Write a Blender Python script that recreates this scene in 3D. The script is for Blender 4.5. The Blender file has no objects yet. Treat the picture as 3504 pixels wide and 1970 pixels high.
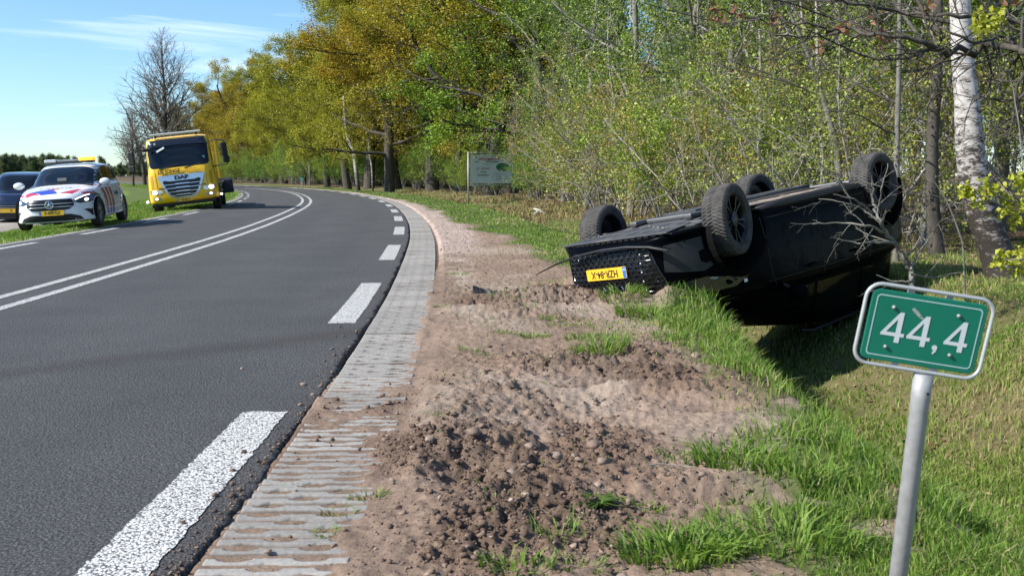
import bpy, bmesh, math, random
import numpy as np
from mathutils import Vector, Matrix, Euler
from mathutils.bvhtree import BVHTree
from mathutils.geometry import delaunay_2d_cdt

random.seed(7); np.random.seed(7)
RNG = np.random.default_rng(7)
SC = bpy.context.scene
COL = SC.collection
PI = math.pi

# ------------------------------------------------------------------ camera, sky, sun, exposure
CAM_H = 1.2
PITCH = math.atan(385 / 3333)
cd = bpy.data.cameras.new('camera')
cam = bpy.data.objects.new('camera', cd); COL.objects.link(cam)
cam.location = (0, 0, CAM_H)
cam.rotation_euler = (PI / 2 - PITCH, 0, 0)
cd.sensor_width = 36; cd.lens = 3333 / 3504 * 36
cd.clip_start = .05; cd.clip_end = 6000
cd.dof.use_dof = True; cd.dof.focus_distance = 12; cd.dof.aperture_fstop = 9
SC.camera = cam

SUN_AZ = math.radians(70)      # to the left of straight-behind-the-camera
SUN_EL = math.radians(39)
to_sun = Vector((-math.sin(SUN_AZ) * math.cos(SUN_EL), -math.cos(SUN_AZ) * math.cos(SUN_EL), math.sin(SUN_EL)))
W = bpy.data.worlds.new('World'); SC.world = W; W.use_nodes = True
nt = W.node_tree; nt.nodes.clear()
out = nt.nodes.new('ShaderNodeOutputWorld'); bg = nt.nodes.new('ShaderNodeBackground')
sky = nt.nodes.new('ShaderNodeTexSky'); sky.sky_type = 'NISHITA'; sky.sun_disc = False
sky.sun_elevation = SUN_EL
sky.sun_rotation = math.atan2(to_sun.x, to_sun.y)
sky.altitude = 0; sky.air_density = 1.0; sky.dust_density = .15; sky.ozone_density = 2.2
tc = nt.nodes.new('ShaderNodeTexCoord')
mp = nt.nodes.new('ShaderNodeMapping'); mp.inputs['Scale'].default_value = (2.2, .9, 22)
mp.inputs['Rotation'].default_value = (0, math.radians(6), 0)
nz = nt.nodes.new('ShaderNodeTexNoise'); nz.inputs['Scale'].default_value = 1.35; nz.inputs['Detail'].default_value = 7
nz.inputs['Roughness'].default_value = .58; nz.inputs['Distortion'].default_value = .5
rp = nt.nodes.new('ShaderNodeMapRange'); rp.inputs['From Min'].default_value = .55; rp.inputs['From Max'].default_value = .82
rp.inputs['To Max'].default_value = .75
mx = nt.nodes.new('ShaderNodeMix'); mx.data_type = 'RGBA'; mx.inputs[7].default_value = (8.2, 8.9, 9.6, 1)
gm = nt.nodes.new('ShaderNodeMix'); gm.data_type = 'RGBA'; gm.blend_type = 'MULTIPLY'; gm.inputs[0].default_value = 1
gm.inputs[7].default_value = (.78, .98, 1.16, 1)
nt.links.new(tc.outputs['Generated'], mp.inputs[0]); nt.links.new(mp.outputs[0], nz.inputs[0])
nt.links.new(nz.outputs[0], rp.inputs[0]); nt.links.new(rp.outputs[0], mx.inputs[0])
nt.links.new(sky.outputs[0], gm.inputs[6]); nt.links.new(gm.outputs[2], mx.inputs[6])
nt.links.new(mx.outputs[2], bg.inputs[0]); bg.inputs[1].default_value = .11
nt.links.new(bg.outputs[0], out.inputs[0])
sl = bpy.data.lights.new('sun', 'SUN'); sl.energy = 5.0; sl.angle = math.radians(.5); sl.color = (1, .955, .88)
so = bpy.data.objects.new('sun', sl); COL.objects.link(so)
so.rotation_euler = to_sun.to_track_quat('Z', 'Y').to_euler(); so.location = (-20, -10, 30)
SC.view_settings.view_transform = 'Standard'; SC.view_settings.look = 'None'
SC.view_settings.exposure = .6; SC.view_settings.gamma = 1
SC.cycles.max_bounces = 7; SC.cycles.diffuse_bounces = 3; SC.cycles.glossy_bounces = 3
SC.cycles.transmission_bounces = 4; SC.cycles.transparent_max_bounces = 6
SC.cycles.caustics_reflective = False; SC.cycles.caustics_refractive = False
SC.cycles.sample_clamp_indirect = 6

# ------------------------------------------------------------------ pixel helper, noise
_f = Vector((0, math.cos(PITCH), -math.sin(PITCH))); _u = Vector((0, math.sin(PITCH), math.cos(PITCH)))
def at(px, py, Y):
    """point at depth Y seen at photograph pixel (px,py)"""
    d = _f + Vector((1, 0, 0)) * ((px - 1752) / 3333) - _u * ((py - 985) / 3333)
    t = Y / d.y
    return Vector((0, 0, CAM_H)) + d * t
def ground_at(px, py, z=0.):
    d = _f + Vector((1, 0, 0)) * ((px - 1752) / 3333) - _u * ((py - 985) / 3333)
    t = (z - CAM_H) / d.z
    return Vector((0, 0, CAM_H)) + d * t

def _hash(ix, iy, s):
    n = (ix.astype(np.int64) * 374761393 + iy.astype(np.int64) * 668265263 + s * 1442695041) & 0x7fffffff
    n = ((n ^ (n >> 13)) * 1274126177) & 0x7fffffff
    return ((n ^ (n >> 16)) & 0xffffff) / float(0xffffff)
def vnoise(x, y, s=0):
    ix = np.floor(x); iy = np.floor(y); fx = x - ix; fy = y - iy
    fx = fx * fx * (3 - 2 * fx); fy = fy * fy * (3 - 2 * fy)
    a = _hash(ix, iy, s); b = _hash(ix + 1, iy, s); c = _hash(ix, iy + 1, s); d = _hash(ix + 1, iy + 1, s)
    return (a * (1 - fx) + b * fx) * (1 - fy) + (c * (1 - fx) + d * fx) * fy
def fbm(x, y, o=4, s=0, g=.5):
    t = 0; a = 1; n = 0
    for i in range(o):
        t = t + a * vnoise(x * 2 ** i + i * 17.3, y * 2 ** i - i * 9.1, s + i); n += a; a *= g
    return t / n
def sstep(a, b, x):
    t = np.clip((x - a) / (b - a), 0, 1); return t * t * (3 - 2 * t)

# ------------------------------------------------------------------ materials
MATS = {}
def mat(name, col=(.5, .5, .5), rough=.6, metal=0., spec=.5, coat=0., emis=None, estr=0.):
    if name in MATS: return MATS[name]
    m = bpy.data.materials.new(name); m.use_nodes = True
    b = m.node_tree.nodes['Principled BSDF']
    b.inputs['Base Color'].default_value = (*col, 1); b.inputs['Roughness'].default_value = rough
    b.inputs['Metallic'].default_value = metal; b.inputs['Specular IOR Level'].default_value = spec
    b.inputs['Coat Weight'].default_value = coat; b.inputs['Coat Roughness'].default_value = .04
    if emis: b.inputs['Emission Color'].default_value = (*emis, 1); b.inputs['Emission Strength'].default_value = estr
    MATS[name] = m; return m
def nodes(m): return m.node_tree.nodes, m.node_tree.links, m.node_tree.nodes['Principled BSDF']
def noise_node(m, scale, detail=5, rough=.6, coord='Object', vec=None):
    N, L, b = nodes(m)
    n = N.new('ShaderNodeTexNoise'); n.inputs['Scale'].default_value = scale; n.inputs['Detail'].default_value = detail; n.inputs['Roughness'].default_value = rough
    if vec is None:
        t = N.new('ShaderNodeTexCoord'); vec = t.outputs[coord]
    L.new(vec, n.inputs[0]); return n
def ramp(m, src, stops):
    N, L, b = nodes(m)
    r = N.new('ShaderNodeValToRGB'); e = r.color_ramp.elements
    while len(e) < len(stops): e.new(.5)
    for k, (p, c) in enumerate(stops):
        e[k].position = p; e[k].color = (*c, 1) if not np.isscalar(c) else (c, c, c, 1)
    L.new(src, r.inputs[0]); return r.outputs[0]
def mixc(m, fac, a, b_, mode='MIX'):
    N, L, b = nodes(m)
    x = N.new('ShaderNodeMix'); x.data_type = 'RGBA'; x.blend_type = mode
    for i, v in ((0, fac), (6, a), (7, b_)):
        if hasattr(v, 'is_linked') or hasattr(v, 'links'): L.new(v, x.inputs[i])
        elif np.isscalar(v): x.inputs[i].default_value = v
        else: x.inputs[i].default_value = (*v, 1)
    return x.outputs[2]
def math_(m, op, a, b_=None, clamp=False):
    N, L, b = nodes(m)
    x = N.new('ShaderNodeMath'); x.operation = op; x.use_clamp = clamp
    for i, v in ((0, a), (1, b_)):
        if v is None: continue
        if np.isscalar(v): x.inputs[i].default_value = v
        else: L.new(v, x.inputs[i])
    return x.outputs[0]
def bump(m, src, strength, dist):
    N, L, b = nodes(m)
    k = N.new('ShaderNodeBump'); k.inputs['Strength'].default_value = strength; k.inputs['Distance'].default_value = dist
    L.new(src, k.inputs['Height']); L.new(k.outputs[0], b.inputs['Normal']); return k
def weathered(name, col, rough=.6, var=.25, scale=12, metal=0., bumpd=0., spec=.5, coat=0., dirt=None):
    """plain colour broken up by noise, optional dirt colour"""
    if name in MATS: return MATS[name]
    m = mat(name, col, rough, metal, spec, coat); N, L, b = nodes(m)
    n = noise_node(m, scale, 6, .65)
    lo = tuple(c * (1 - var) for c in col); hi = tuple(min(1, c * (1 + var)) for c in col)
    c = ramp(m, n.outputs[0], [(.3, lo), (.7, hi)])
    if dirt:
        n2 = noise_node(m, scale * .35, 8, .7)
        f = ramp(m, n2.outputs[0], [(dirt[1], 0.), (dirt[2], 1.)])
        c = mixc(m, f, c, dirt[0])
    L.new(c, b.inputs['Base Color'])
    r = ramp(m, n.outputs[0], [(.2, max(0, rough - .1)), (.8, min(1, rough + .12))]); L.new(r, b.inputs['Roughness'])
    if bumpd: bump(m, n.outputs[0], .6, bumpd)
    return m

# ------------------------------------------------------------------ object helpers
def link(name, me, m=None, parent=None, loc=(0, 0, 0), smooth=False):
    if me.name.startswith('tmp'): me.name = name
    o = bpy.data.objects.new(name, me); COL.objects.link(o)
    if m is not None and me is not None and len(me.materials) == 0:
        for x in (m if isinstance(m, (list, tuple)) else [m]): me.materials.append(x)
    if parent is not None: o.parent = parent
    o.location = loc
    if smooth and me is not None and len(me.polygons): me.polygons.foreach_set('use_smooth', [True] * len(me.polygons))
    return o
def tag(o, label=None, cat=None, group=None, kind=None):
    if label: o['label'] = label
    if cat: o['category'] = cat
    if group: o['group'] = group
    if kind: o['kind'] = kind
    return o
def thing(name, label, cat, loc=(0, 0, 0), rz=0, group=None):
    o = bpy.data.objects.new(name, None); COL.objects.link(o); o.empty_display_size = .2
    o.location = loc; o.rotation_euler = (0, 0, rz); return tag(o, label, cat, group)
def copy_tree(o, parent=None):
    c = o.copy(); COL.objects.link(c)
    if parent is not None: c.parent = parent
    for ch in list(o.children): copy_tree(ch, c)
    return c
def np_mesh(name, V, F, attr=None, mats=None, midx=None, smooth=False):
    """V (n,3); F list of (m,k) arrays"""
    me = bpy.data.meshes.new('tmp_' + name)
    if not isinstance(F, (list, tuple)): F = [F]
    F = [np.asarray(f, dtype=np.int32) for f in F if len(f)]
    nl = sum(f.size for f in F); nf = sum(len(f) for f in F)
    me.vertices.add(len(V)); me.vertices.foreach_set('co', np.asarray(V, dtype=np.float32).ravel())
    me.loops.add(nl); me.loops.foreach_set('vertex_index', np.concatenate([f.ravel() for f in F]))
    ls = []; s = 0
    for f in F:
        ls.append(s + np.arange(len(f)) * f.shape[1]); s += f.size
    me.polygons.add(nf); me.polygons.foreach_set('loop_start', np.concatenate(ls).astype(np.int32))
    me.polygons.foreach_set('loop_total', np.concatenate([np.full(len(f), f.shape[1], np.int32) for f in F]))
    if smooth: me.polygons.foreach_set('use_smooth', np.ones(nf, bool))
    if midx is not None: me.polygons.foreach_set('material_index', np.asarray(midx, np.int32))
    if attr:
        for k, a in attr.items():
            a = np.asarray(a, np.float32)
            if a.ndim == 1:
                at_ = me.attributes.new(k, 'FLOAT', 'POINT'); at_.data.foreach_set('value', a)
            else:
                at_ = me.attributes.new(k, 'FLOAT_COLOR', 'POINT')
                if a.shape[1] == 3: a = np.hstack([a, np.ones((len(a), 1), np.float32)])
                at_.data.foreach_set('color', a.ravel())
    if mats:
        for x in mats: me.materials.append(x)
    me.update(calc_edges=True); me.validate(); return me

class MB:
    """collects simple solids"""
    def __init__(s): s.v = []; s.f = []
    def add(s, vs, fs):
        k = len(s.v); s.v += [tuple(v) for v in vs]; s.f += [tuple(i + k for i in f) for f in fs]; return s
    def box(s, c, size, rot=None):
        sx, sy, sz = (q / 2 for q in size); c = Vector(c)
        vs = [Vector((x, y, z)) for x in (-sx, sx) for y in (-sy, sy) for z in (-sz, sz)]
        if rot is not None:
            R = Euler(rot).to_matrix(); vs = [R @ v for v in vs]
        return s.add([v + c for v in vs], [(0, 1, 3, 2), (4, 6, 7, 5), (0, 4, 5, 1), (2, 3, 7, 6), (0, 2, 6, 4), (1, 5, 7, 3)])
    def tube(s, pts, r, n=8, caps=True, closed=False):
        pts = [Vector(p) for p in pts]; rs = r if isinstance(r, (list, tuple)) else [r] * len(pts)
        k = len(s.v); m = len(pts); up = None
        for i, p in enumerate(pts):
            a = pts[(i - 1) % m] if (i or closed) else p; b = pts[(i + 1) % m] if (i < m - 1 or closed) else p
            t = (b - a).normalized() if (b - a).length > 1e-9 else Vector((0, 0, 1))
            if up is None:
                up = Vector((0, 0, 1)) if abs(t.z) < .9 else Vector((1, 0, 0))
            up = (up - t * up.dot(t)); up = up.normalized() if up.length > 1e-6 else t.orthogonal().normalized()
            w = t.cross(up)
            for j in range(n):
                q = 2 * PI * j / n; s.v.append(tuple(p + (up * math.cos(q) + w * math.sin(q)) * rs[i]))
        for i in range(m if closed else m - 1):
            for j in range(n):
                a = k + i * n; b = k + ((i + 1) % m) * n
                s.f.append((a + j, a + (j + 1) % n, b + (j + 1) % n, b + j))
        if caps and not closed:
            s.f.append(tuple(k + j for j in range(n))[::-1]); s.f.append(tuple(k + (m - 1) * n + j for j in range(n)))
        return s
    def cyl(s, a, b, r, n=16, r2=None): return s.tube([a, b], [r, r if r2 is None else r2], n)
    def prism(s, poly, origin, ux, uy, thick):
        """2-D polygon in plane (ux,uy) extruded along -normal by thick"""
        o = Vector(origin); ux = Vector(ux); uy = Vector(uy); nn = ux.cross(uy).normalized()
        a = [o + ux * p[0] + uy * p[1] for p in poly]; b = [q - nn * thick for q in a]; n = len(a)
        return s.add(a + b, [tuple(range(n)), tuple(range(2 * n - 1, n - 1, -1))] + [(i, i + n, (i + 1) % n + n, (i + 1) % n) for i in range(n)])
    def lathe(s, prof, c, axis='y', n=32):
        """prof list of (r, h) spun about axis through c"""
        k = len(s.v)
        for r, h in prof:
            for j in range(n):
                q = 2 * PI * j / n; a, b = r * math.cos(q), r * math.sin(q)
                p = (a, h, b) if axis == 'y' else ((h, a, b) if axis == 'x' else (a, b, h))
                s.v.append((p[0] + c[0], p[1] + c[1], p[2] + c[2]))
        for i in range(len(prof) - 1):
            for j in range(n): s.f.append((k + i * n + j, k + (i + 1) * n + j, k + (i + 1) * n + (j + 1) % n, k + i * n + (j + 1) % n))
        return s
    def build(s, name, m, parent=None, smooth=False, bevel=0., loc=(0, 0, 0), segs=2):
        me = bpy.data.meshes.new('tmp_' + name); me.from_pydata(s.v, [], s.f); me.update()
        o = link(name, me, m, parent, loc, smooth)
        if bevel:
            b = o.modifiers.new('bevel', 'BEVEL'); b.width = bevel; b.segments = segs; b.limit_method = 'ANGLE'
        return o
def text_mesh(body, size, extrude=.001, bold=0., align='CENTER', shear=0., sx=1.):
    c = bpy.data.curves.new('tmp_text', 'FONT'); c.body = body; c.size = size; c.extrude = extrude; c.offset = bold
    c.align_x = align; c.align_y = 'CENTER'; c.shear = shear; c.resolution_u = 3
    o = bpy.data.objects.new('tmp_text', c); COL.objects.link(o)
    bpy.context.view_layer.update()
    dg = bpy.context.evaluated_depsgraph_get()
    me = bpy.data.meshes.new_from_object(o.evaluated_get(dg)); me.name = 'tmp_lettering'
    bpy.data.objects.remove(o); bpy.data.curves.remove(c)
    if sx != 1.:
        for v in me.vertices: v.co.x *= sx
    return me
def frame_matrix(origin, ux, uy):
    ux = Vector(ux).normalized(); uy = Vector(uy).normalized(); n = ux.cross(uy).normalized(); uy = n.cross(ux)
    M = Matrix((ux, uy, n)).transposed().to_4x4(); M.translation = Vector(origin); return M
def put_text(body, size, origin, ux, uy, m, parent, name='lettering', **kw):
    me = text_mesh(body, size, **kw); me.materials.clear(); me.materials.append(m)
    o = link(name, me, None, parent); o.matrix_local = frame_matrix(origin, ux, uy); return o
def ellipse(cx, cy, a, b, n=28): return [(cx + a * math.cos(2 * PI * i / n), cy + b * math.sin(2 * PI * i / n)) for i in range(n)]
def rrect(w, h, r, n=5, cx=0, cy=0):
    P = []
    for qx, qy, a0 in ((1, 1, 0), (-1, 1, PI / 2), (-1, -1, PI), (1, -1, 1.5 * PI)):
        for i in range(n + 1):
            a = a0 + PI / 2 * i / n; P.append((cx + qx * (w / 2 - r) + r * math.cos(a), cy + qy * (h / 2 - r) + r * math.sin(a)))
    return P

# ------------------------------------------------------------------ road line and terrain height
_ty = np.array([-30, 0, 3.3, 5.5, 9.2, 11.7, 15, 18.6, 23.5, 29.9, 36.7, 42, 50.5, 62, 75, 87, 101, 120, 140, 180, 260, 400, 800, 6000.])
_tx = np.array([-1.1, -.97, -1.0, -1.07, -1.25, -1.42, -1.67, -1.97, -2.48, -3.3, -4.3, -5.15, -6.9, -9.75, -13.6, -18.2, -24.6, -34, -46, -73, -135, -250, -600, -5200.])
_dd = np.arange(-30, 6000, .25); _dx = np.interp(_dd, _ty, _tx)
def _smooth(a, w):
    k = np.hanning(w + 2)[1:-1]; k /= k.sum(); p = np.pad(a, w, mode='reflect', reflect_type='odd'); return np.convolve(p, k, 'same')[w:-w]
_a = _smooth(_dx, 21); _b = _smooth(_dx, 81); _w = sstep(15, 45, _dd); _dx = _a * (1 - _w) + _b * _w
_ds = np.gradient(_dx, _dd)
def xe(y): return np.interp(y, _dd, _dx)
def slope(y): return np.interp(y, _dd, _ds)
def offs(x, y):
    """signed distance right of the asphalt's right edge"""
    return (x - xe(y)) / np.sqrt(1 + slope(y) ** 2)
# curve by arclength from Y=0
_s = np.concatenate([[0], np.cumsum(np.hypot(np.diff(_dx), np.diff(_dd)))]); _s0 = np.interp(0, _dd, _s); _s = _s - _s0
def road_pt(s, u):
    y = np.interp(s, _s, _dd); x = xe(y); k = slope(y); n = np.sqrt(1 + k * k)
    return x + u / n, y - u * k / n
def s_of_y(y): return np.interp(y, _dd, _s)
ROAD_W = 6.95
PATH = [(-2, -10.2), (10, -11.3), (20, -12.9), (28, -14.2), (36, -16.2), (44, -18.8), (56, -23.4), (70, -29), (100, -42), (150, -63), (220, -90), (400, -160)]
def path_x(y): return np.interp(y, [p[0] for p in PATH], [p[1] for p in PATH])

BUMPS = [  # x, y, radius x, radius y, height
    (1.25, 8.95, .45, .26, .15), (1.7, 8.75, .3, .25, .12),
    (.95, 10.35, .55, .5, .17), (.45, 9.6, .5, .35, .10), (-.1, 8.6, .55, .3, .06), (.55, 10.0, .5, .28, -.12), (.0, 9.1, .5, .22, -.08),
    (1.35, 9.5, .35, .35, .12), (.62, 5.50, .24, .09, -.15), (.62, 5.32, .26, .06, .05), (-.22, 3.85, .10, .08, -.09), (1.05, 5.0, .16, .07, -.08), (.35, 4.75, .5, .12, -.05), (.3, 5.9, .6, .35, .05), (.85, 6.3, .6, .6, .07), (1.1, 5.5, .4, .35, .06),
    (-.15, 4.35, .4, .22, .05), (.0, 4.6, .35, .12, .04), (.05, 4.1, .18, .09, -.045), (-.2, 3.75, .13, .12, -.05), (.85, 3.72, .34, .07, .05), (.85, 3.62, .34, .05, -.04),
    (-.45, 3.9, .3, .3, .035), (-.35, 3.35, .3, .25, .03), (.35, 3.2, .5, .3, -.02), (-.55, 5.0, .35, .5, .045), (-.15, 5.3, .4, .4, .03), (.5, 7.2, .7, .5, .04), (.1, 4.0, .5, .3, .03)]
def base_height(x, y):
    d = offs(x, y); z = np.zeros_like(d) - .03
    # right: paver strip bed, verge, ditch, far bank, wood floor
    dd = sstep(12.5, 19, y)
    depth = .86 * (1 - dd) * (.55 + .45 * sstep(3.5, 6.5, y)) + .16 * dd
    z = np.where(d > .5, -.015 * sstep(.5, 1.5, d), z)
    lip = 2.55 + .5 * sstep(5.5, 9.5, y)
    near = np.clip((d - lip) / .75, 0, 1); far = np.clip((d - 4.3) / 1.8, 0, 1)
    di = near ** 1.15 - far ** 1.1
    z = z - depth * np.clip(di, 0, 1) * (1 - sstep(150, 250, y))
    z = z + .1 * sstep(5.2, 8, d) + .25 * sstep(8, 40, d)
    # left: kerb strip, verge falling to the cycle path, field
    e = -d - ROAD_W
    zl = -.03 - .15 * sstep(.3, 2.2, e) - .03 * sstep(2.8, 4.0, e) - .15 * sstep(8, 30, e)
    return np.where(e > 0, zl, z)
def soil_mask(x, y):
    """bare soil 1, grass 0"""
    d = offs(x, y); n = fbm(x * 1.3, y * .9, 4, 3) - .5
    lim = 2.35 - 1.15 * sstep(10.5, 30, y) - .55 * sstep(30, 70, y)
    lim = lim + .35 * sstep(6, 9.5, y) * (1 - sstep(10.5, 13, y))
    lim = np.where(y < 5.2, 2.35 - .45 * sstep(5.2, 3.4, y), lim)
    m = 1 - sstep(lim - .25 , lim + .25, d + n * 1.0)
    m = np.maximum(m, (y < 5.6) * (d < 3.2) * .9 * sstep(.50, .60, fbm(x * 4 + 3, y * 3.2, 3, 99) - .10 * (d - 2.3)))
    return m * (d > 0)
def torn(x, y):
    """freshly torn, rough soil"""
    m = 0
    for bx, by, rx, ry in ((.5, 9.4, 1.0, 1.1), (.9, 5.9, 1.0, .8), (-.1, 4.2, .9, .65), (-.3, 5.0, .6, .7), (.0, 3.6, .5, .5), (-.35, 3.2, .4, .5)):
        m = np.maximum(m, np.exp(-((x - bx) / rx) ** 2 - ((y - by) / ry) ** 2))
    return np.clip(m * 1.5 * np.clip(fbm(x * 2.6, y * 2.2, 4, 31) * 3.2 - 1.0, .12, 1), 0, 1)
def height(x, y, fine=True):
    x = np.asarray(x, float); y = np.asarray(y, float)
    z = base_height(x, y); d = offs(x, y); e = -d - ROAD_W
    off = ((d > .47) | (e > .42))
    sm = soil_mask(x, y)
    und = (fbm(x * .8, y * .8, 3, 5) - .5) * .10 * sstep(.5, 2.0, np.maximum(d, e)) + (fbm(x * .05, y * .05, 2, 9) - .5) * .5 * sstep(6, 30, d)
    z = z + np.where(off, und, 0)
    for bx, by, rx, ry, h in BUMPS:
        z = z + h * np.exp(-((x - bx) / rx) ** 2 - ((y - by) / ry) ** 2) * (d > .0) * sstep(.3, .8, d) * (.6 + .8 * vnoise(x * 7, y * 7, 3))
    if fine:
        t = torn(x, y)
        near = 1 - sstep(20, 40, y)
        r1 = np.abs(fbm(x * 9, y * 9, 3, 40) - .5) * 2
        r2 = fbm(x * 34, y * 34, 3, 44)
        r3 = np.clip(fbm(x * 16, y * 16, 3, 47) - .52, 0, 1)
        amp = (d > 0) * sstep(.4, .75, d) * sm * near
        z = z + amp * ((.5 - r1) * (.012 + .04 * t) + (r2 - .5) * (.020 + .055 * t) + r3 * .07 * t + (fbm(x * 62, y * 62, 2, 49) - .5) * (.006 + .022 * t))
        z = z + (1 - sm) * off * ((fbm(x * 5, y * 5, 2, 50) - .5) * .03 + (fbm(x * 24, y * 24, 3, 52) - .5) * .03) * near
    # soil spilled over the paver strip in front
    cover = .60 * sstep(4.1, 5.0, y + .5 * (fbm(x * 2, y * 2, 2, 67) - .5)) * (1 - sstep(5.2, 6.6, y + 1.2 * (fbm(x * 2, y * 1.5, 2, 68) - .5)))
    side = sstep(.24, .5, d + .25 * (fbm(x * 3, y * 3, 2, 61) - .5))
    c2 = np.maximum(cover * sstep(.25, .6, fbm(x * 2.6, y * 2.6, 3, 66) + cover * .35), side * sstep(2.2, 2.6, y) * (1 - sstep(5.0, 7.5, y)) * .62)
    c2 = np.maximum(c2, .58 * sstep(.33, .49, d) * (1 - sstep(9, 16, y)))
    lump = fbm(x * 11, y * 11, 4, 63)
    on = (d > -.02) & (d < .62)
    fill = np.where(y < 6.4, -.0115 + .010 * (lump - .5) * 1.3 - .03 * sstep(5.6, 6.4, y), -.2)
    zc = -.034 - .045 * sstep(5.8, 7.5, y) * (1 - np.clip(c2 * 3, 0, 1)) + c2 * (.018 + .085 * fbm(x * 7, y * 7, 4, 65)) + .006 * (vnoise(x * 60, y * 60, 4) - .5)
    zc = np.maximum(zc, fill)
    z = np.where(on & (d < .5), zc, z)
    z = np.where((d >= .5) & (d < .62), z * sstep(.5, .62, d) + zc * (1 - sstep(.5, .62, d)), z)
    z = np.where((d > -.06) & (d <= -.0), -.02, z)
    z = np.where((d <= -.0) & (e < 0.0), -.05, z)
    return z
def hz(x, y): return float(height(np.array([x]), np.array([y]))[0])

# ================================================================== GROUND
def lin(a, b, st): return list(np.arange(a, b - 1e-6, st))
us = (lin(-2600, -300, 230) + lin(-300, -60, 24) + lin(-60, -24, 2.4) + lin(-24, -11, .5) + lin(-11, -7.6, .12) + lin(-7.6, -6.9, .05) + lin(-6.9, -.2, .9) +
      [-.2, -.08, -.06, -.03, -.012] + lin(.0, 2.4, .0115) + lin(2.4, 4.6, .03) + lin(4.6, 8, .1) + lin(8, 20, .6) + lin(20, 80, 6) + lin(80, 600, 65) + [600, 1500])
us = np.array(us)
ys = [-40, -20, -8, -2, .5, 1.4, 2.0, 2.4, 2.6]
while ys[-1] < 4200:
    y = ys[-1]; ys.append(y + min(max(.0105, y * y / 1169 * .62), 400))
ys = np.array(ys)
UX, YY = np.meshgrid(us, ys)
XX = xe(YY) + UX * np.sqrt(1 + slope(YY) ** 2) * np.where(np.abs(UX) > 60, 1 / np.sqrt(1 + slope(YY) ** 2), 1)
ZZ = height(XX, YY)
def ground_albedo(x, y):
    d = offs(x, y); e = -d - ROAD_W; sm = soil_mask(x, y); t = torn(x, y)
    n1 = fbm(x * 2.1, y * 1.6, 4, 71); n2 = fbm(x * .7, y * .45, 3, 75); n3 = fbm(x * 14, y * 12, 3, 79)
    S = lambda c: np.array(c, float)
    soil = S([.25, .178, .13])[None] * (.72 + .56 * n1[:, None])
    pale = .6 * sstep(.62, .80, n2 + .10 * n3) + .9 * sstep(.30, .0, np.abs(d - .72 - .12 * n1)) * sstep(7.5, 9, y) * sstep(.42, .6, n1)
    pale = np.clip(pale, 0, 1)
    soil = soil * (1 - pale[:, None]) + S([.38, .31, .245])[None] * pale[:, None]
    grav = sstep(13, 18, y) * sstep(.4, .6, d) * (1 - sstep(1.3, 1.9, d + .5 * n2))
    soil = soil * (1 - grav[:, None]) + (S([.40, .31, .26])[None] * (.6 + .8 * n3[:, None])) * grav[:, None]
    soil = soil * (1 - .42 * t[:, None]) * np.where(t[:, None] > .4, S([1.0, .96, .94])[None], 1)
    g = S([.085, .115, .03])[None] * (.8 + .5 * n1[:, None])
    dry = sstep(.45, .7, fbm(x * .9, y * .7, 3, 83)) * (d > 3.2) * .8 + sstep(4, 6, d) * .5
    dry = np.clip(dry, 0, 1)[:, None]
    g = g * (1 - dry) + S([.15, .125, .06])[None] * dry
    lit = sstep(6, 8.0, d + (n2 - .5) * 2)[:, None]
    g = g * (1 - lit) + (S([.12, .085, .05])[None] * (.6 + .9 * n3[:, None])) * lit
    c = soil * sm[:, None] + g * (1 - sm[:, None])
    fd = S([.15, .22, .045])[None] * (.85 + .3 * n2[:, None])
    ed = sstep(.75, .3, e + (n1 - .5) * .5)[:, None]
    lv = S([.10, .135, .035])[None] * (.8 + .5 * n1[:, None]) * (1 - ed) + S([.22, .19, .15])[None] * ed
    L = np.where((e > 8)[:, None], fd, lv)
    br = ((y > 86) & (y < 150) & (x < -39 - .32 * (y - 80)))[:, None]
    L = np.where(br, S([.085, .062, .045])[None] * (.7 + .6 * n1[:, None]), L)
    return np.where((e > 0)[:, None], L, c)
nR, nC = XX.shape
ALB = ground_albedo(XX.ravel(), YY.ravel())
idx = np.arange(nR * nC).reshape(nR, nC)
Q = np.stack([idx[:-1, :-1], idx[:-1, 1:], idx[1:, 1:], idx[1:, :-1]], -1).reshape(-1, 4)
gm_ = mat('ground_soil_and_turf', rough=.95, spec=.15); N, L, b = nodes(gm_)
ga = N.new('ShaderNodeAttribute'); ga.attribute_name = 'albedo'
n1 = noise_node(gm_, 55, 6, .7); n2 = noise_node(gm_, 7, 5, .6)
c = mixc(gm_, 1., ga.outputs['Color'], ramp(gm_, n1.outputs[0], [(.25, .62), (.75, 1.32)]), 'MULTIPLY')
c = mixc(gm_, 1., c, ramp(gm_, n2.outputs[0], [(.3, .85), (.7, 1.12)]), 'MULTIPLY')
L.new(c, b.inputs['Base Color']); bump(gm_, n1.outputs[0], .7, .012)
V = np.stack([XX, YY, ZZ], -1).reshape(-1, 3)
tag(link('ground', np_mesh('ground', V, Q, {'albedo': ALB}, [gm_], smooth=True)), kind='structure')
del XX, YY, UX, Q, ALB

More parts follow.
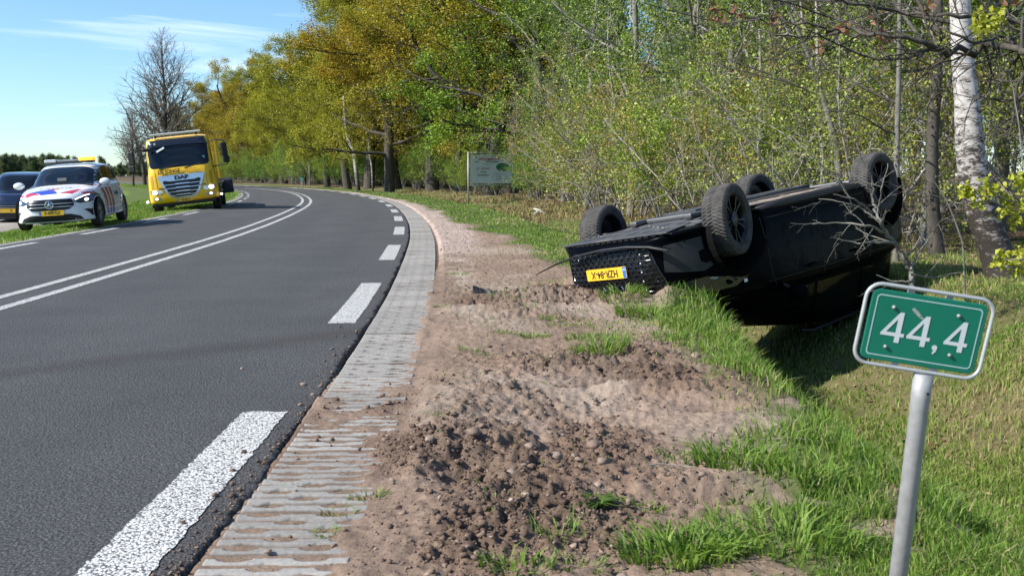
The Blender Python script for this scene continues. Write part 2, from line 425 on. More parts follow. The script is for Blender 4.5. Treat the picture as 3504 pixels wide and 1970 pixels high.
# ================================================================== ROAD
asph = mat('asphalt', rough=.8, spec=.35); N, L, b = nodes(asph)
t = N.new('ShaderNodeTexCoord')
vo = N.new('ShaderNodeTexVoronoi'); vo.inputs['Scale'].default_value = 80; L.new(t.outputs['Object'], vo.inputs[0])
n1 = noise_node(asph, 85, 5, .85); n2 = noise_node(asph, .9, 5, .6); n3 = noise_node(asph, 26, 4, .6)
c = ramp(asph, n1.outputs[0], [(.36, (.028, .028, .027)), (.54, (.125, .122, .118)), (.68, (.38, .37, .36))])
c = mixc(asph, 1., c, ramp(asph, n2.outputs[0], [(.3, .86), (.7, 1.14)]), 'MULTIPLY')
c = mixc(asph, 1., c, ramp(asph, n3.outputs[0], [(.3, .84), (.7, 1.12)]), 'MULTIPLY')
c = mixc(asph, 1., c, ramp(asph, vo.outputs['Distance'], [(.0, 1.15), (.75, .62)]), 'MULTIPLY')
# dusty tyre track crossing the near lane
sx = N.new('ShaderNodeSeparateXYZ'); L.new(t.outputs['Object'], sx.inputs[0])
wv = noise_node(asph, 1.7, 4, .6)
k = math_(asph, 'ADD', math_(asph, 'ADD', sx.outputs[1], math_(asph, 'MULTIPLY', sx.outputs[0], -.82)), math_(asph, 'MULTIPLY', wv.outputs[0], .35))
k = math_(asph, 'ABSOLUTE', math_(asph, 'SUBTRACT', k, 8.55))
k = ramp(asph, k, [(.05, .75), (.36, 0.)])
k = math_(asph, 'MULTIPLY', k, ramp(asph, n3.outputs[0], [(.35, .25), (.65, 1.)]))
c = mixc(asph, k, c, (.045, .036, .028))
ua = N.new('ShaderNodeAttribute'); ua.attribute_name = 'lane'
c = mixc(asph, math_(asph, 'MULTIPLY', ua.outputs['Fac'], .22), c, (.045, .045, .047))
L.new(c, b.inputs['Base Color'])
hh = math_(asph, 'ADD', math_(asph, 'MULTIPLY', vo.outputs['Distance'], -.8), n1.outputs[0]); bump(asph, hh, 1., .010)
road_u = np.array([.012, .0, -.02, -.05, -.1, -.35, -.7, -.95, -1.25, -1.7, -2.2, -2.5, -2.8, -3.2, -3.9, -4.3, -4.7, -5.1, -5.6, -6.0, -6.4, -6.8, -6.9, -6.95, -6.96])
ss = [-40., -10, 0, 1.5]
while ss[-1] < 3000:
    s = ss[-1]; ss.append(s + min(max(.016, (s * s) / 1169 * .5), 30))
ss = np.array(ss)
RS, RU = np.meshgrid(ss, road_u, indexing='ij')
jag = (fbm(ss * 22, ss * 0 + 3, 3, 5) - .5) * .05 * (1 - sstep(14, 40, ss)) + (fbm(ss * 2.5, ss * 0, 2, 7) - .5) * .04
RU = RU + np.where(RU > -.06, jag[:, None], 0) + np.where(RU < -6.92, (fbm(ss * 3, ss * 0, 2, 17)[:, None] - .5) * .06, 0)
RX, RY = road_pt(RS, RU)
RZ = np.zeros_like(RX); RZ[:, 0] = -.045; RZ[:, 1] = -.004 + .008 * (fbm(ss * 40, ss * 0, 2, 9) - .5); RZ[:, -1] = -.045
def grid_faces(n, m):
    i = np.arange(n * m).reshape(n, m); return np.stack([i[:-1, :-1], i[1:, :-1], i[1:, 1:], i[:-1, 1:]], -1).reshape(-1, 4)
road = link('road', np_mesh('road', np.stack([RX, RY, RZ], -1).reshape(-1, 3), grid_faces(*RX.shape), {'lane': (np.exp(-((np.abs(RU + 1.85) - .8) / .28) ** 2) + np.exp(-((np.abs(RU + 5.2) - .75) / .28) ** 2)).ravel()}, [asph]))
tag(road, kind='structure')
# crumbled asphalt crumbs along the edge
white = mat('road_paint', rough=.7, spec=.3); N, L, b = nodes(white)
t = N.new('ShaderNodeTexCoord'); vo = N.new('ShaderNodeTexVoronoi'); vo.inputs['Scale'].default_value = 95; vo.feature = 'F1'
wn = noise_node(white, 60, 3, .6); L.new(mixc(white, .02, t.outputs['Object'], wn.outputs['Color']), vo.inputs[0])
n3 = noise_node(white, 9, 4, .6)
f = math_(white, 'ADD', vo.outputs['Distance'], math_(white, 'MULTIPLY', n3.outputs[0], .28))
c = ramp(white, f, [(.64, (.70, .685, .64)), (.78, (.12, .12, .12))])
c = mixc(white, 1., c, ramp(white, n3.outputs[0], [(.3, .84), (.7, 1.05)]), 'MULTIPLY')
L.new(c, b.inputs['Base Color']); bump(white, math_(white, 'MULTIPLY', vo.outputs['Distance'], -1.), .8, .006)
def strip_mesh(s0, s1, u0, u1, z, jit=0., step=.25):
    n = max(2, int((s1 - s0) / step) + 1); s = np.linspace(s0, s1, n)
    k = 5; U = np.linspace(u0, u1, k)[None, :] + np.zeros((n, 1))
    if jit:
        U[:, 0] += (fbm(s * 45, s * 0 + s0, 2, 3) - .5) * jit; U[:, -1] += (fbm(s * 45, s * 0 + 9 + s0, 2, 5) - .5) * jit
    S = s[:, None] + np.zeros((1, k))
    if jit:
        S[0] += (vnoise(np.arange(k) * 3.7 + s0, np.zeros(k), 2) - .5) * jit * 1.6; S[-1] += (vnoise(np.arange(k) * 3.7 + s1, np.zeros(k), 8) - .5) * jit * 1.6
    X, Y = road_pt(S, U)
    return np_mesh('strip', np.stack([X, Y, np.full_like(X, z)], -1).reshape(-1, 3), grid_faces(n, k)[:, ::-1] if u1 > u0 else grid_faces(n, k))
sA = s_of_y(4.87)
for i in range(0, 26):
    a = sA - 3 + 6 * i
    link('edge_dash', strip_mesh(a, a + 3, -.32, -.095, .004, .022 if i < 3 else 0, .02 if i < 3 else .3), white, road)
sB = s_of_y(18.05)
for i in range(-4, 30):
    a = sB - 2.55 + 5.1 * i
    link('edge_dash', strip_mesh(a, a + 2.55, -6.72, -6.57, .004), white, road)
link('centre_line', strip_mesh(-20, 260, -3.46, -3.34, .004, .012, .08), white, road)
link('centre_line', strip_mesh(-20, 260, -3.84, -3.72, .004, .012, .08), white, road)
# concrete kerb strip on the far side
kc = weathered('kerb_concrete', (.27, .255, .235), .9, .3, 9, bumpd=.01, dirt=((.16, .125, .09), .5, .75))
s = np.concatenate([np.arange(-20, 60, .12), np.arange(60, 500, 2.)])
U = np.array([-6.955, -7.0, -7.2, -7.38])[None, :] + np.zeros((len(s), 1)); U[:, -1] += (fbm(s * 2.2, s * 0, 3, 3) - .5) * .22
S = s[:, None] + U * 0; X, Y = road_pt(S, U); Z = np.array([-.006, -.004, -.006, -.035])[None] + 0 * X
tag(link('kerb', np_mesh('kerb', np.stack([X, Y, Z], -1).reshape(-1, 3), grid_faces(len(s), 4), None, [kc])), kind='structure')
# cycle path
pc = weathered('cycle_path_surface', (.33, .285, .24), .9, .12, 5, bumpd=.004)
y = np.concatenate([np.arange(-2, 100, .6), np.arange(100, 400, 8.)])
PX = path_x(y); PX = np.convolve(np.pad(PX, 8, mode='edge'), np.ones(17) / 17, 'valid')
U = np.linspace(-1.35, 1.35, 6)[None, :] + (fbm(y * 1.3, y * 0, 2, 3)[:, None] - .5) * .12
pslope = np.gradient(PX, y)[:, None]; nn = np.sqrt(1 + pslope ** 2)
X = PX[:, None] + U / nn; Y = y[:, None] - U * pslope / nn; PATH_Z = -.10
Z = np.full_like(X, PATH_Z); Z[:, 0] = -.3; Z[:, -1] = -.3
cp = link('cycle_path', np_mesh('path', np.stack([X, Y, Z], -1).reshape(-1, 3), grid_faces(*X.shape)[:, ::-1], None, [pc])); tag(cp, kind='structure')
X2 = PX[:, None] + np.array([-.03, .03]); link('seam_line', np_mesh('seam', np.stack([X2, y[:, None] + 0 * X2, np.full_like(X2, PATH_Z + .004)], -1).reshape(-1, 3), grid_faces(*X2.shape)[:, ::-1]), mat('seam_pale', (.45, .42, .38), .8), cp)

# ---------------- ribbed concrete verge slabs
SW, SL_ = .47, .392
cu = np.linspace(0, SW, 61); cs_ = np.linspace(0, SL_, 81)
CU, CS = np.meshgrid(cu, cs_, indexing='ij')
ph = (CS / .0784) % 1.0
rib = sstep(.02, .10, ph) * (1 - sstep(.60, .72, ph))
gi = np.floor(CS / .0784)
hz_ = -.013 * (1 - rib)
for g in range(5):
    cen = (g + .80) * .0784
    for uc in ((.10, .345) if g % 2 == 0 else (.215, .43)):
        r = ((CU - uc) / .056) ** 2 + ((CS - cen + .010) / .033) ** 2
        hz_ = np.where(r < 1, np.minimum(hz_, -.09), hz_)
edge = np.minimum(np.minimum(CU, SW - CU), np.minimum(CS, SL_ - CS))
hz_ = hz_ + (vnoise(CU * 90, CS * 90, 5) - .5) * .002 - .03 * (edge < .002)
SV = np.stack([CU - SW / 2, CS - SL_ / 2, hz_], -1).reshape(-1, 3)
slab_me = np_mesh('slab', SV, grid_faces(61, 81), None, None, smooth=False)
sc_ = mat('slab_concrete', rough=.9, spec=.25); N, L, b = nodes(sc_)
oi = N.new('ShaderNodeObjectInfo'); tcn = N.new('ShaderNodeTexCoord'); geo = N.new('ShaderNodeNewGeometry')
a = noise_node(sc_, 70, 5, .7, vec=geo.outputs['Position']); a2 = noise_node(sc_, 2.2, 4, .6, vec=geo.outputs['Position'])
c = ramp(sc_, a.outputs[0], [(.3, (.23, .215, .195)), (.7, (.35, .33, .30))])
c = mixc(sc_, 1., c, ramp(sc_, oi.outputs['Random'], [(0., .84), (1., 1.1)]), 'MULTIPLY')
sz = N.new('ShaderNodeSeparateXYZ'); L.new(tcn.outputs['Object'], sz.inputs[0])
dirt_and_shade = math_(sc_, 'ADD', math_(sc_, 'MULTIPLY', sz.outputs[2], -48.), math_(sc_, 'MULTIPLY', math_(sc_, 'SUBTRACT', a2.outputs[0], .5), 2.2), True)
c = mixc(sc_, ramp(sc_, dirt_and_shade, [(.25, 0.), (.75, .95)]), c, (.13, .098, .075))  # dirt in the grooves, darkened so the colour also paints shade into the slots
L.new(c, b.inputs['Base Color']); bump(sc_, a.outputs[0], .5, .004)
slab_me.materials.append(sc_)
pav = thing('verge_paving', None, None); tag(pav, kind='structure')
for i in range(295):
    s = 1.6 + .3995 * i; x, y = road_pt(s, .026 + SW / 2); k = slope(y)
    o = bpy.data.objects.new('paving_slab', slab_me); COL.objects.link(o); o.parent = pav
    o.location = (x, y, -.003 + random.uniform(-.0035, .0035)); o.rotation_euler = (random.uniform(-.005, .005), random.uniform(-.006, .006), -math.atan(float(k)) + random.uniform(-.006, .006))
s = np.arange(1.6 + .3995 * 295 - .2, 400, 3.); X, Y = road_pt(s[:, None] + np.zeros((1, 2)), np.array([[.02, .49]])); 
tag(link('far_paving', np_mesh('fp', np.stack([X, Y, X * 0 - .006], -1).reshape(-1, 3), grid_faces(len(s), 2)[:, ::-1], None, [sc_]), None, pav), kind='stuff')

# ================================================================== SOIL CRUMBS
ICO_V = []; 
_p = (1 + 5 ** .5) / 2
ICO_V = np.array([(-1, _p, 0), (1, _p, 0), (-1, -_p, 0), (1, -_p, 0), (0, -1, _p), (0, 1, _p), (0, -1, -_p), (0, 1, -_p), (_p, 0, -1), (_p, 0, 1), (-_p, 0, -1), (-_p, 0, 1)]) / math.sqrt(1 + _p * _p)
ICO_F = np.array([(0, 11, 5), (0, 5, 1), (0, 1, 7), (0, 7, 10), (0, 10, 11), (1, 5, 9), (5, 11, 4), (11, 10, 2), (10, 7, 6), (7, 1, 8), (3, 9, 4), (3, 4, 2), (3, 2, 6), (3, 6, 8), (3, 8, 9), (4, 9, 5), (2, 4, 11), (6, 2, 10), (8, 6, 7), (9, 8, 1)])
def pebbles(name, x, y, r, tone, m, sink=.25, kind='stuff', flat=.7):
    n = len(x); z = height(x, y)
    J = 1 + 1.15 * (RNG.random((n, 12)) - .5)
    Vv = ICO_V[None] * J[:, :, None] * np.stack([r * RNG.uniform(.8, 1.3, n), r * RNG.uniform(.8, 1.3, n), r * flat * RNG.uniform(.7, 1.2, n)], -1)[:, None]
    a = RNG.random(n) * 2 * PI; ca, sa = np.cos(a)[:, None], np.sin(a)[:, None]
    Vx = Vv[..., 0] * ca - Vv[..., 1] * sa; Vy = Vv[..., 0] * sa + Vv[..., 1] * ca
    Vv = np.stack([Vx + x[:, None], Vy + y[:, None], Vv[..., 2] + (z + r * flat * (1 - 2 * sink))[:, None]], -1)
    F = ICO_F[None] + (np.arange(n) * 12)[:, None, None]
    o = link(name, np_mesh(name, Vv.reshape(-1, 3), F.reshape(-1, 3), {'tone': np.repeat(tone, 12)}, [m])); 
    if kind: tag(o, kind=kind)
    return o
clod_m = mat('soil_crumbs', rough=.95, spec=.1); N, L, b = nodes(clod_m)
ta = N.new('ShaderNodeAttribute'); ta.attribute_name = 'tone'
c = ramp(clod_m, ta.outputs['Fac'], [(0, (.085, .058, .043)), (.45, (.2, .14, .105)), (.8, (.33, .245, .19)), (1, (.36, .285, .23))])
nn_ = noise_node(clod_m, 60, 4, .6); L.new(mixc(clod_m, 1., c, ramp(clod_m, nn_.outputs[0], [(.3, .7), (.7, 1.2)]), 'MULTIPLY'), b.inputs['Base Color']); bump(clod_m, nn_.outputs[0], .6, .006)
n = 90000
cy_ = 2.7 / (1 - RNG.random(n) * (1 - 2.7 / 26)); cd_ = RNG.uniform(.05, 2.6, n)
cx_ = xe(cy_) + cd_
T = torn(cx_, cy_); sm = soil_mask(cx_, cy_)
pr = sm * (.09 + .62 * T + .22 * sstep(12, 15, cy_)) * np.where(cd_ < .5, .55 * ((cy_ > 3.9) & (cy_ < 6.2)) + .12, 1)
keep = RNG.random(n) < pr
cx_, cy_, T = cx_[keep], cy_[keep], T[keep]
r = .0021 * (1 - RNG.random(len(cx_))) ** -.42; r = np.clip(r, .0018, .014) * (.85 + .45 * T) * np.where(cy_ > 9, 1.3, 1)
tone = np.clip(RNG.normal(.46, .2, len(cx_)) - .22 * T + (RNG.random(len(cx_)) < .03) * .5, 0, 1)
pebbles('soil_crumbs', cx_, cy_, r, tone, clod_m)
# grit on the asphalt edge
n = 900; gy = 2.8 / (1 - RNG.random(n) * (1 - 2.8 / 14)); gx = xe(gy) - RNG.exponential(.05, n)
z0 = height; 
def flat0(x, y): return np.zeros_like(x)
height_saved = height
height = flat0
pebbles('road_grit', gx, gy, np.clip(.0022 * (1 - RNG.random(n)) ** -.4, 0, .012), RNG.uniform(.1, .7, n), clod_m, sink=.1)
height = height_saved
stone_m = weathered('stone', (.25, .185, .14), .85, .3, 25, bumpd=.006)
stone_d = weathered('dark_stone', (.17, .12, .09), .9, .3, 25, bumpd=.008)
def stone(px, py, r, label, m, z=None, group=None, flat=.7):
    p = ground_at(px, py); z = hz(p.x, p.y) if z is None else z
    n = 1; J = 1 + .35 * (RNG.random(12) - .5)
    bm = bmesh.new(); bmesh.ops.create_icosphere(bm, subdivisions=3, radius=1)
    s = random.random() * 50
    for v in bm.verts:
        q = v.co * 1.7; k = .8 + .45 * float(fbm(np.array([q.x + s]), np.array([q.y + q.z * 1.3 + s]), 3, 11)[0]); v.co = Vector((v.co.x * 1.15, v.co.y * .95, v.co.z * flat)) * k * r
    me = bpy.data.meshes.new('tmp_s'); bm.to_mesh(me); bm.free()
    o = link('stone', me, m, None, (p.x, p.y, z + r * flat * .45), True); o.rotation_euler = (0, 0, random.random() * 6); return tag(o, label, 'stone', group)
for a in [(1038, 1317, .016, 'small round brown stone lying alone on the asphalt near the paver edge', stone_m, 0.), (828, 1262, .011, 'small grey stone farther out on the asphalt beside the tyre track', stone_m, 0.),
          (1072, 1352, .014, 'reddish stone on the crumbling asphalt edge where soil covers the pavers', stone_m, .0), (917, 1888, .011, 'lone round tan pebble on the ribbed pavers at the bottom', stone_m, .0),
          (1306, 1350, .02, 'pale flat stone on the soil just right of the buried pavers', stone_m, None), (1473, 1548, .022, 'upright knobbly clod alone in the middle of the soil', stone_m, None),
          (1905, 1583, .026, 'pale stone at the right end of the clod heap', stone_m, None), (2030, 1540, .032, 'dark clod with a deep shadow right of the clod heap', stone_d, None),
          (1620, 1545, .03, 'big dark clod at the left end of the clod heap', stone_d, None), (1812, 1545, .022, 'tan stone in the middle of the clod heap', stone_m, None),
          (2112, 1325, .034, 'upright pale clod standing between the two dark holes', stone_m, None), (2480, 1795, .016, 'cream stone lying in the grass tufts at the lower right', mat('cream_stone', (.5, .44, .33), .8), None),
          (2130, 1945, .016, 'pale stone at the very bottom edge of the soil', stone_m, None), (2380, 1232, .03, 'lumpy stone near the soil rim above the ditch', stone_m, None),
          (1750, 1640, .022, 'brown stone below the clod heap on torn soil', stone_m, None), (2060, 1610, .02, 'half buried pale stone below the dark clod', stone_m, None)]:
    stone(*a)

# ================================================================== GRASS
def leafmat(name, stops, trans=.35, rough=.55, objmix=None, spec=.25):
    m = mat(name, rough=rough, spec=spec); N, L, b = nodes(m)
    a = N.new('ShaderNodeAttribute'); a.attribute_name = 'tone'
    c = ramp(m, a.outputs['Fac'], stops)
    if objmix:
        oi = N.new('ShaderNodeObjectInfo')
        c = mixc(m, 1., c, ramp(m, oi.outputs['Random'], [(0, objmix[0]), (1, objmix[1])]), 'MULTIPLY')
        c = mixc(m, 1., c, oi.outputs['Color'], 'MULTIPLY')
    L.new(c, b.inputs['Base Color'])
    tr = N.new('ShaderNodeBsdfTranslucent'); hs = N.new('ShaderNodeHueSaturation'); hs.inputs['Value'].default_value = 1.15; hs.inputs['Saturation'].default_value = 1.1
    L.new(c, hs.inputs['Color']); L.new(hs.outputs[0], tr.inputs[0])
    ms = N.new('ShaderNodeMixShader'); ms.inputs[0].default_value = trans
    L.new(b.outputs[0], ms.inputs[1]); L.new(tr.outputs[0], ms.inputs[2])
    L.new(ms.outputs[0], N['Material Output'].inputs[0]); return m
grass_m = leafmat('grass_blades', [(0, (.055, .10, .018)), (.35, (.13, .23, .035)), (.62, (.24, .35, .06)), (.78, (.33, .34, .12)), (1, (.46, .36, .20))], .38, .5)
def blades_mesh(x, y, z, h, w, tone, lean=.45, az=None, laz=None):
    n = len(x)
    az = RNG.random(n) * 2 * PI if az is None else az
    la = (RNG.random(n) * 2 * PI) if laz is None else laz
    ln = h * np.abs(RNG.normal(lean, .25, n)); wx, wy = np.cos(az) * w / 2, np.sin(az) * w / 2
    dx, dy = np.cos(la) * ln, np.sin(la) * ln
    P = []
    for t, ws in ((0, 1.), (.5, .8)):
        cx = x + dx * t * t; cy = y + dy * t * t; cz = z + h * (t - .12 * t * t)
        P += [np.stack([cx - wx * ws, cy - wy * ws, cz], -1), np.stack([cx + wx * ws, cy + wy * ws, cz], -1)]
    P.append(np.stack([x + dx, y + dy, z + h * .88 - .25 * ln], -1))
    V = np.stack(P, 1).reshape(-1, 3); k = np.arange(n)[:, None] * 5
    return V, [np.hstack([k, k + 1, k + 3, k + 2]), np.hstack([k + 2, k + 3, k + 4])], np.repeat(tone, 5)
def grass(name, x, y, h, w, tone, **kw):
    z = height(x, y) - .01
    V, F, T = blades_mesh(x, y, z, h, w, tone, **kw)
    return link(name, np_mesh(name, V, F, {'tone': T}, [grass_m], smooth=False))
def sample(n, y0, y1, fx, power=1.):
    u = RNG.random(n)
    y = (y0 ** -power + u * (y1 ** -power - y0 ** -power)) ** (-1 / power)
    return fx(y), y
# right side: ditch, banks and verge
def cover_right(x, y):
    d = offs(x, y); sm = soil_mask(x, y)
    n = fbm(x * 2.2, y * 1.8, 3, 91); p = (1 - sm) * (.35 + .9 * n)
    p = p * (1 - sstep(5.5, 9, d) * .75)
    p = p * np.where((d > 3.6) & (d < 6), .75 + .5 * (fbm(x * 1.2, y, 2, 95) > .5), 1)
    p = p + sm * (.035 + .25 * sstep(4.6, 3.2, y) * sstep(1.1, 1.9, d)) * (fbm(x * 3, y * 3, 2, 97) > .54) * (d > .6) + sm * .20 * sstep(5.6, 7.5, y) * (fbm(x * 2.2, y * 1.7, 3, 93) > .56) * (d > 1.0)
    p = p * np.where(d > 3.4, .42 + .8 * sstep(.40, .58, fbm(x * 2.6, y * 2.0, 3, 96)), 1)
    p = p * (1 - .94 * np.exp(-((x - 2.35) / .45) ** 2 - ((y - 6.9) / .8) ** 2))      # bare sand patch on the far bank
    p = p * np.where((y < 5.4) & (d < 3.1), .22 + .5 * sstep(.42, .56, fbm(x * 5, y * 4, 2, 98) + .12 * (d - 2.4)), 1)
    return p * (d > .55)
N1 = 520000
u1 = RNG.random(N1)
x, y = sample(N1, 2.5, 95, lambda y: xe(y) + .5 + u1 ** .8 * np.minimum(10.5, 3.6 + .45 * y))
k = RNG.random(N1) < cover_right(x, y) * .95; x, y = x[k], y[k]
d = offs(x, y); big = fbm(x * 1.1, y * .9, 3, 101); sm = soil_mask(x, y)
lush = np.exp(-((d - 2.6 - .4 * sstep(5.5, 9.5, y)) / .45) ** 2) * sstep(4.4, 5.2, y) * (1 - sstep(10, 13, y)) + (1 - sstep(3.2, 5.4, y)) * sstep(1.9, 2.6, d) * (1 - sstep(3.8, 4.6, d))
h = (.035 + .06 * RNG.random(len(x)) + .14 * np.clip(lush, 0, 1) * RNG.random(len(x)) ** 1.5 + .03 * (big > .55)) * (1 - .55 * sm) * np.where(y > 14, .8, 1) * np.where(y < 3.3, .6, 1)
w = .0022 + .0007 * y
dry = sstep(3.3, 4.4, d) * (.10 + .34 * (fbm(x * 1.6, y * 1.2, 3, 105) - .3)) + .25 * sstep(.5, .62, fbm(x * .7, y * .6, 3, 107)) * sstep(10, 18, y) + .2 * sstep(2.6, 5, d) * sstep(14, 20, y)
tone = np.clip(RNG.normal(.40, .19, len(x)) + .05 * lush + dry + (big - .5) * .5 + (RNG.random(len(x)) < .10) * .45, 0, 1)
tag(grass('verge_grass', x, y, h, w * (1 + .5 * RNG.random(len(x))), tone, laz=None), kind='stuff')
# left side verge
N2 = 200000; u2 = RNG.random(N2)
x, y = sample(N2, 9, 150, lambda y: xe(y) - ROAD_W - .15 - u2 * (5.5 + .0 * y), .8)
e = -offs(x, y) - ROAD_W
k = (RNG.random(N2) < (.25 + .75 * sstep(.25, .75, e + (fbm(x * 2, y * 2, 2, 111) - .5) * .6))) & (np.abs(x - path_x(y)) > 1.35) & (e > .12); x, y, e = x[k], y[k], e[k]
big = fbm(x * 1.1, y * .8, 3, 113)
h = .04 + .07 * RNG.random(len(x)) + .05 * (big > .55); w = .004 + .0008 * y
tone = np.clip(RNG.normal(.45, .16, len(x)) + (big - .5) * .5, 0, 1)
tag(grass('left_verge_grass', x, y, h, w, tone), kind='stuff')
# field crop beyond the cycle path
N3 = 60000; u3 = RNG.random(N3)
x, y = sample(N3, 16, 330, lambda y: path_x(y) - 1.5 - u3 * (6 + y * .55), .5)
k = ~((y > 84) & (y < 152) & (x < -38 - .32 * (y - 80))); x, y = x[k], y[k]
tone = np.clip(RNG.normal(.42, .1, len(x)) + (fbm(x * .12, y * .05, 2, 117) - .5) * .5, 0, 1)
tag(grass('field_crop', x, y, .07 + .08 * RNG.random(len(x)), .02 + .0011 * y, tone), kind='stuff')
# dry leaves on the wood floor and the far bank
leaf_litter = leafmat('leaf_litter', [(0, (.10, .055, .03)), (.5, (.26, .15, .085)), (1, (.5, .36, .24))], .15, .8)
def quads(name, P, size, tone, m, nrm_bias=(0, 0, 1), bias=.6, aspect=.62, parent=None, fold=0.):
    n = len(P); nb = RNG.normal(size=(n, 3)); nb /= np.linalg.norm(nb, axis=1)[:, None] + 1e-9
    nb = nb * (1 - bias) + np.array(nrm_bias)[None] * bias; nb /= np.linalg.norm(nb, axis=1)[:, None] + 1e-9
    a = RNG.normal(size=(n, 3)); a -= nb * (a * nb).sum(1)[:, None]; a /= np.linalg.norm(a, axis=1)[:, None] + 1e-9
    c = np.cross(nb, a); s = size[:, None]
    V = np.stack([P - a * s * .5, P + c * s * .5 * aspect - a * s * .05 + nb * s * fold, P + a * s * .5, P - c * s * .5 * aspect - a * s * .05 + nb * s * fold], 1).reshape(-1, 3)
    F = (np.arange(n) * 4)[:, None] + np.array([0, 1, 2, 3])[None]
    return np_mesh(name, V, F, {'tone': np.repeat(tone, 4)}, [m] if m else None)
N4 = 26000; u4 = RNG.random(N4)
x, y = sample(N4, 3.5, 60, lambda y: xe(y) + 3.2 + u4 * 12, .8)
d = offs(x, y); k = RNG.random(N4) < (.05 + .35 * sstep(3.2, 4.2, d) + .6 * sstep(4.6, 7.5, d)) * (fbm(x * 1.3, y * 1.3, 2, 121) > .42); x, y = x[k], y[k]
P = np.stack([x, y, height(x, y) + .015], -1)
tag(link('leaf_litter', quads('leaf_litter', P, RNG.uniform(.025, .05, len(x)) * (1 + y * .03), RNG.random(len(x)), leaf_litter, bias=.75)), kind='stuff')
# single tufts and weeds on the bare soil
def tuft(px, py, r, n, hh, wid, label, cat='grass tuft', tone0=.45, lean=.8, name='grass_tuft'):
    p = ground_at(px * 1.3603, py * 1.3603)
    a = RNG.random(n) * 2 * PI; rr = r * np.sqrt(RNG.random(n))
    x = p.x + rr * np.cos(a) * 1.3; y = p.y + rr * np.sin(a)
    z = height(x, y) - .008; base = hz(p.x, p.y)
    V, F, T = blades_mesh(x - p.x, y - p.y, z - base, hh * RNG.uniform(.4, 1.1, n), wid * RNG.uniform(.6, 1.3, n), np.clip(RNG.normal(tone0, .14, n), 0, 1), lean=lean, laz=a + RNG.normal(0, .7, n))
    return tag(link(name, np_mesh('t', V, F, {'tone': T}, [grass_m]), None, None, (p.x, p.y, base)), label, cat)
for a in [(1515, 905, .14, 260, .17, .007, 'tall bright grass tuft in the middle of the bare soil'), (1490, 860, .16, 160, .11, .007, 'leafy tuft just behind the tall bright tuft'),
          (1342, 848, .09, 170, .06, .006, 'small flat emerald tuft on open soil'), (1180, 885, .06, 26, .10, .006, 'thin sparse tuft close to the ribbed pavers', .75),
          (1105, 1062, .06, 20, .05, .005, 'wispy tuft of a few blades on open soil nearest the buried pavers'), (848, 1283, .05, 46, .045, .006, 'tiny tuft sprouting between soil and pavers, upper one', ),
          (822, 1336, .04, 40, .045, .006, 'tiny tuft sprouting between soil and pavers, lower one'), (930, 1247, .06, 50, .05, .006, 'low weed at the foot of the pale compacted soil'),
          (1400, 1335, .07, 44, .10, .006, 'upright thin tuft left of the leafy weed clump'), (1620, 1262, .06, 90, .05, .006, 'short dense tuft left of the little soil step'),
          (1700, 1365, .15, 330, .13, .010, 'large leafy grass clump at the bottom centre'), (1790, 1350, .12, 260, .10, .011, 'dark green clump touching the large leafy clump'),
          (1445, 1405, .08, 60, .05, .006, 'yellowish flat tuft at the bottom edge'), (1295, 1425, .09, 90, .08, .008, 'weed at the very bottom left of the tufts'),
          (1865, 1150, .16, 330, .14, .009, 'broad green clump behind the little soil step'), (1720, 1140, .10, 120, .06, .006, 'low tuft on the rim of the torn soil'),
          (1960, 1095, .16, 110, .17, .007, 'loose tuft with long blades near the ditch lip'), (2010, 1190, .13, 160, .13, .008, 'tuft between the broad clump and the sign post'),
          (1835, 1300, .09, 90, .09, .009, 'tuft with the cream stone at its foot'), (1880, 1240, .07, 60, .06, .006, 'short tuft right of the little soil step'), (1990, 1350, .18, 200, .16, .009, 'long bladed clump left of the sign post foot'),
          (1380, 800, .08, 60, .08, .007, 'small tuft in front of the torn furrow'), (1570, 770, .18, 220, .15, .009, 'tuft at the corner of the overturned car'), (1455, 1110, .03, 14, .05, .005, 'few blades beside a pale clod'),
          (1150, 690, .12, 60, .06, .009, 'pale tuft beside the far ribbed pavers'), (1270, 840, .10, 60, .05, .008, 'sparse flat tuft on the trodden soil'), (1625, 790, .2, 260, .2, .010, 'thick lush tuft growing against the ditch lip'), (1735, 1110, .02, 8, .05, .006, 'withered straw coloured sprig on torn soil', 'grass tuft', .95),
          (1110, 775, .07, 46, .05, .008, 'little tuft on the pale sand by the pavers'), (1230, 900, .07, 40, .05, .007, 'flat little tuft on a pale soil patch'), (1690, 850, .12, 120, .09, .009, 'tuft on the crest above the dark ditch')]:
    tuft(*a)
# rosette weed
p = ground_at(1505 * 1.3603, 1268 * 1.3603); n = 90; a = RNG.random(n) * 2 * PI
V, F, T = blades_mesh(.01 * np.cos(a), .01 * np.sin(a), np.zeros(n), RNG.uniform(.035, .075, n), RNG.uniform(.010, .018, n), np.clip(RNG.normal(.16, .08, n), 0, 1), lean=1.3, az=a + PI / 2, laz=a)
tag(link('rosette_weed', np_mesh('w', V, F, {'tone': T}, [grass_m]), None, None, (p.x, p.y, hz(p.x, p.y))), 'dark rosette of broad toothed leaves flat on the soil', 'weed')

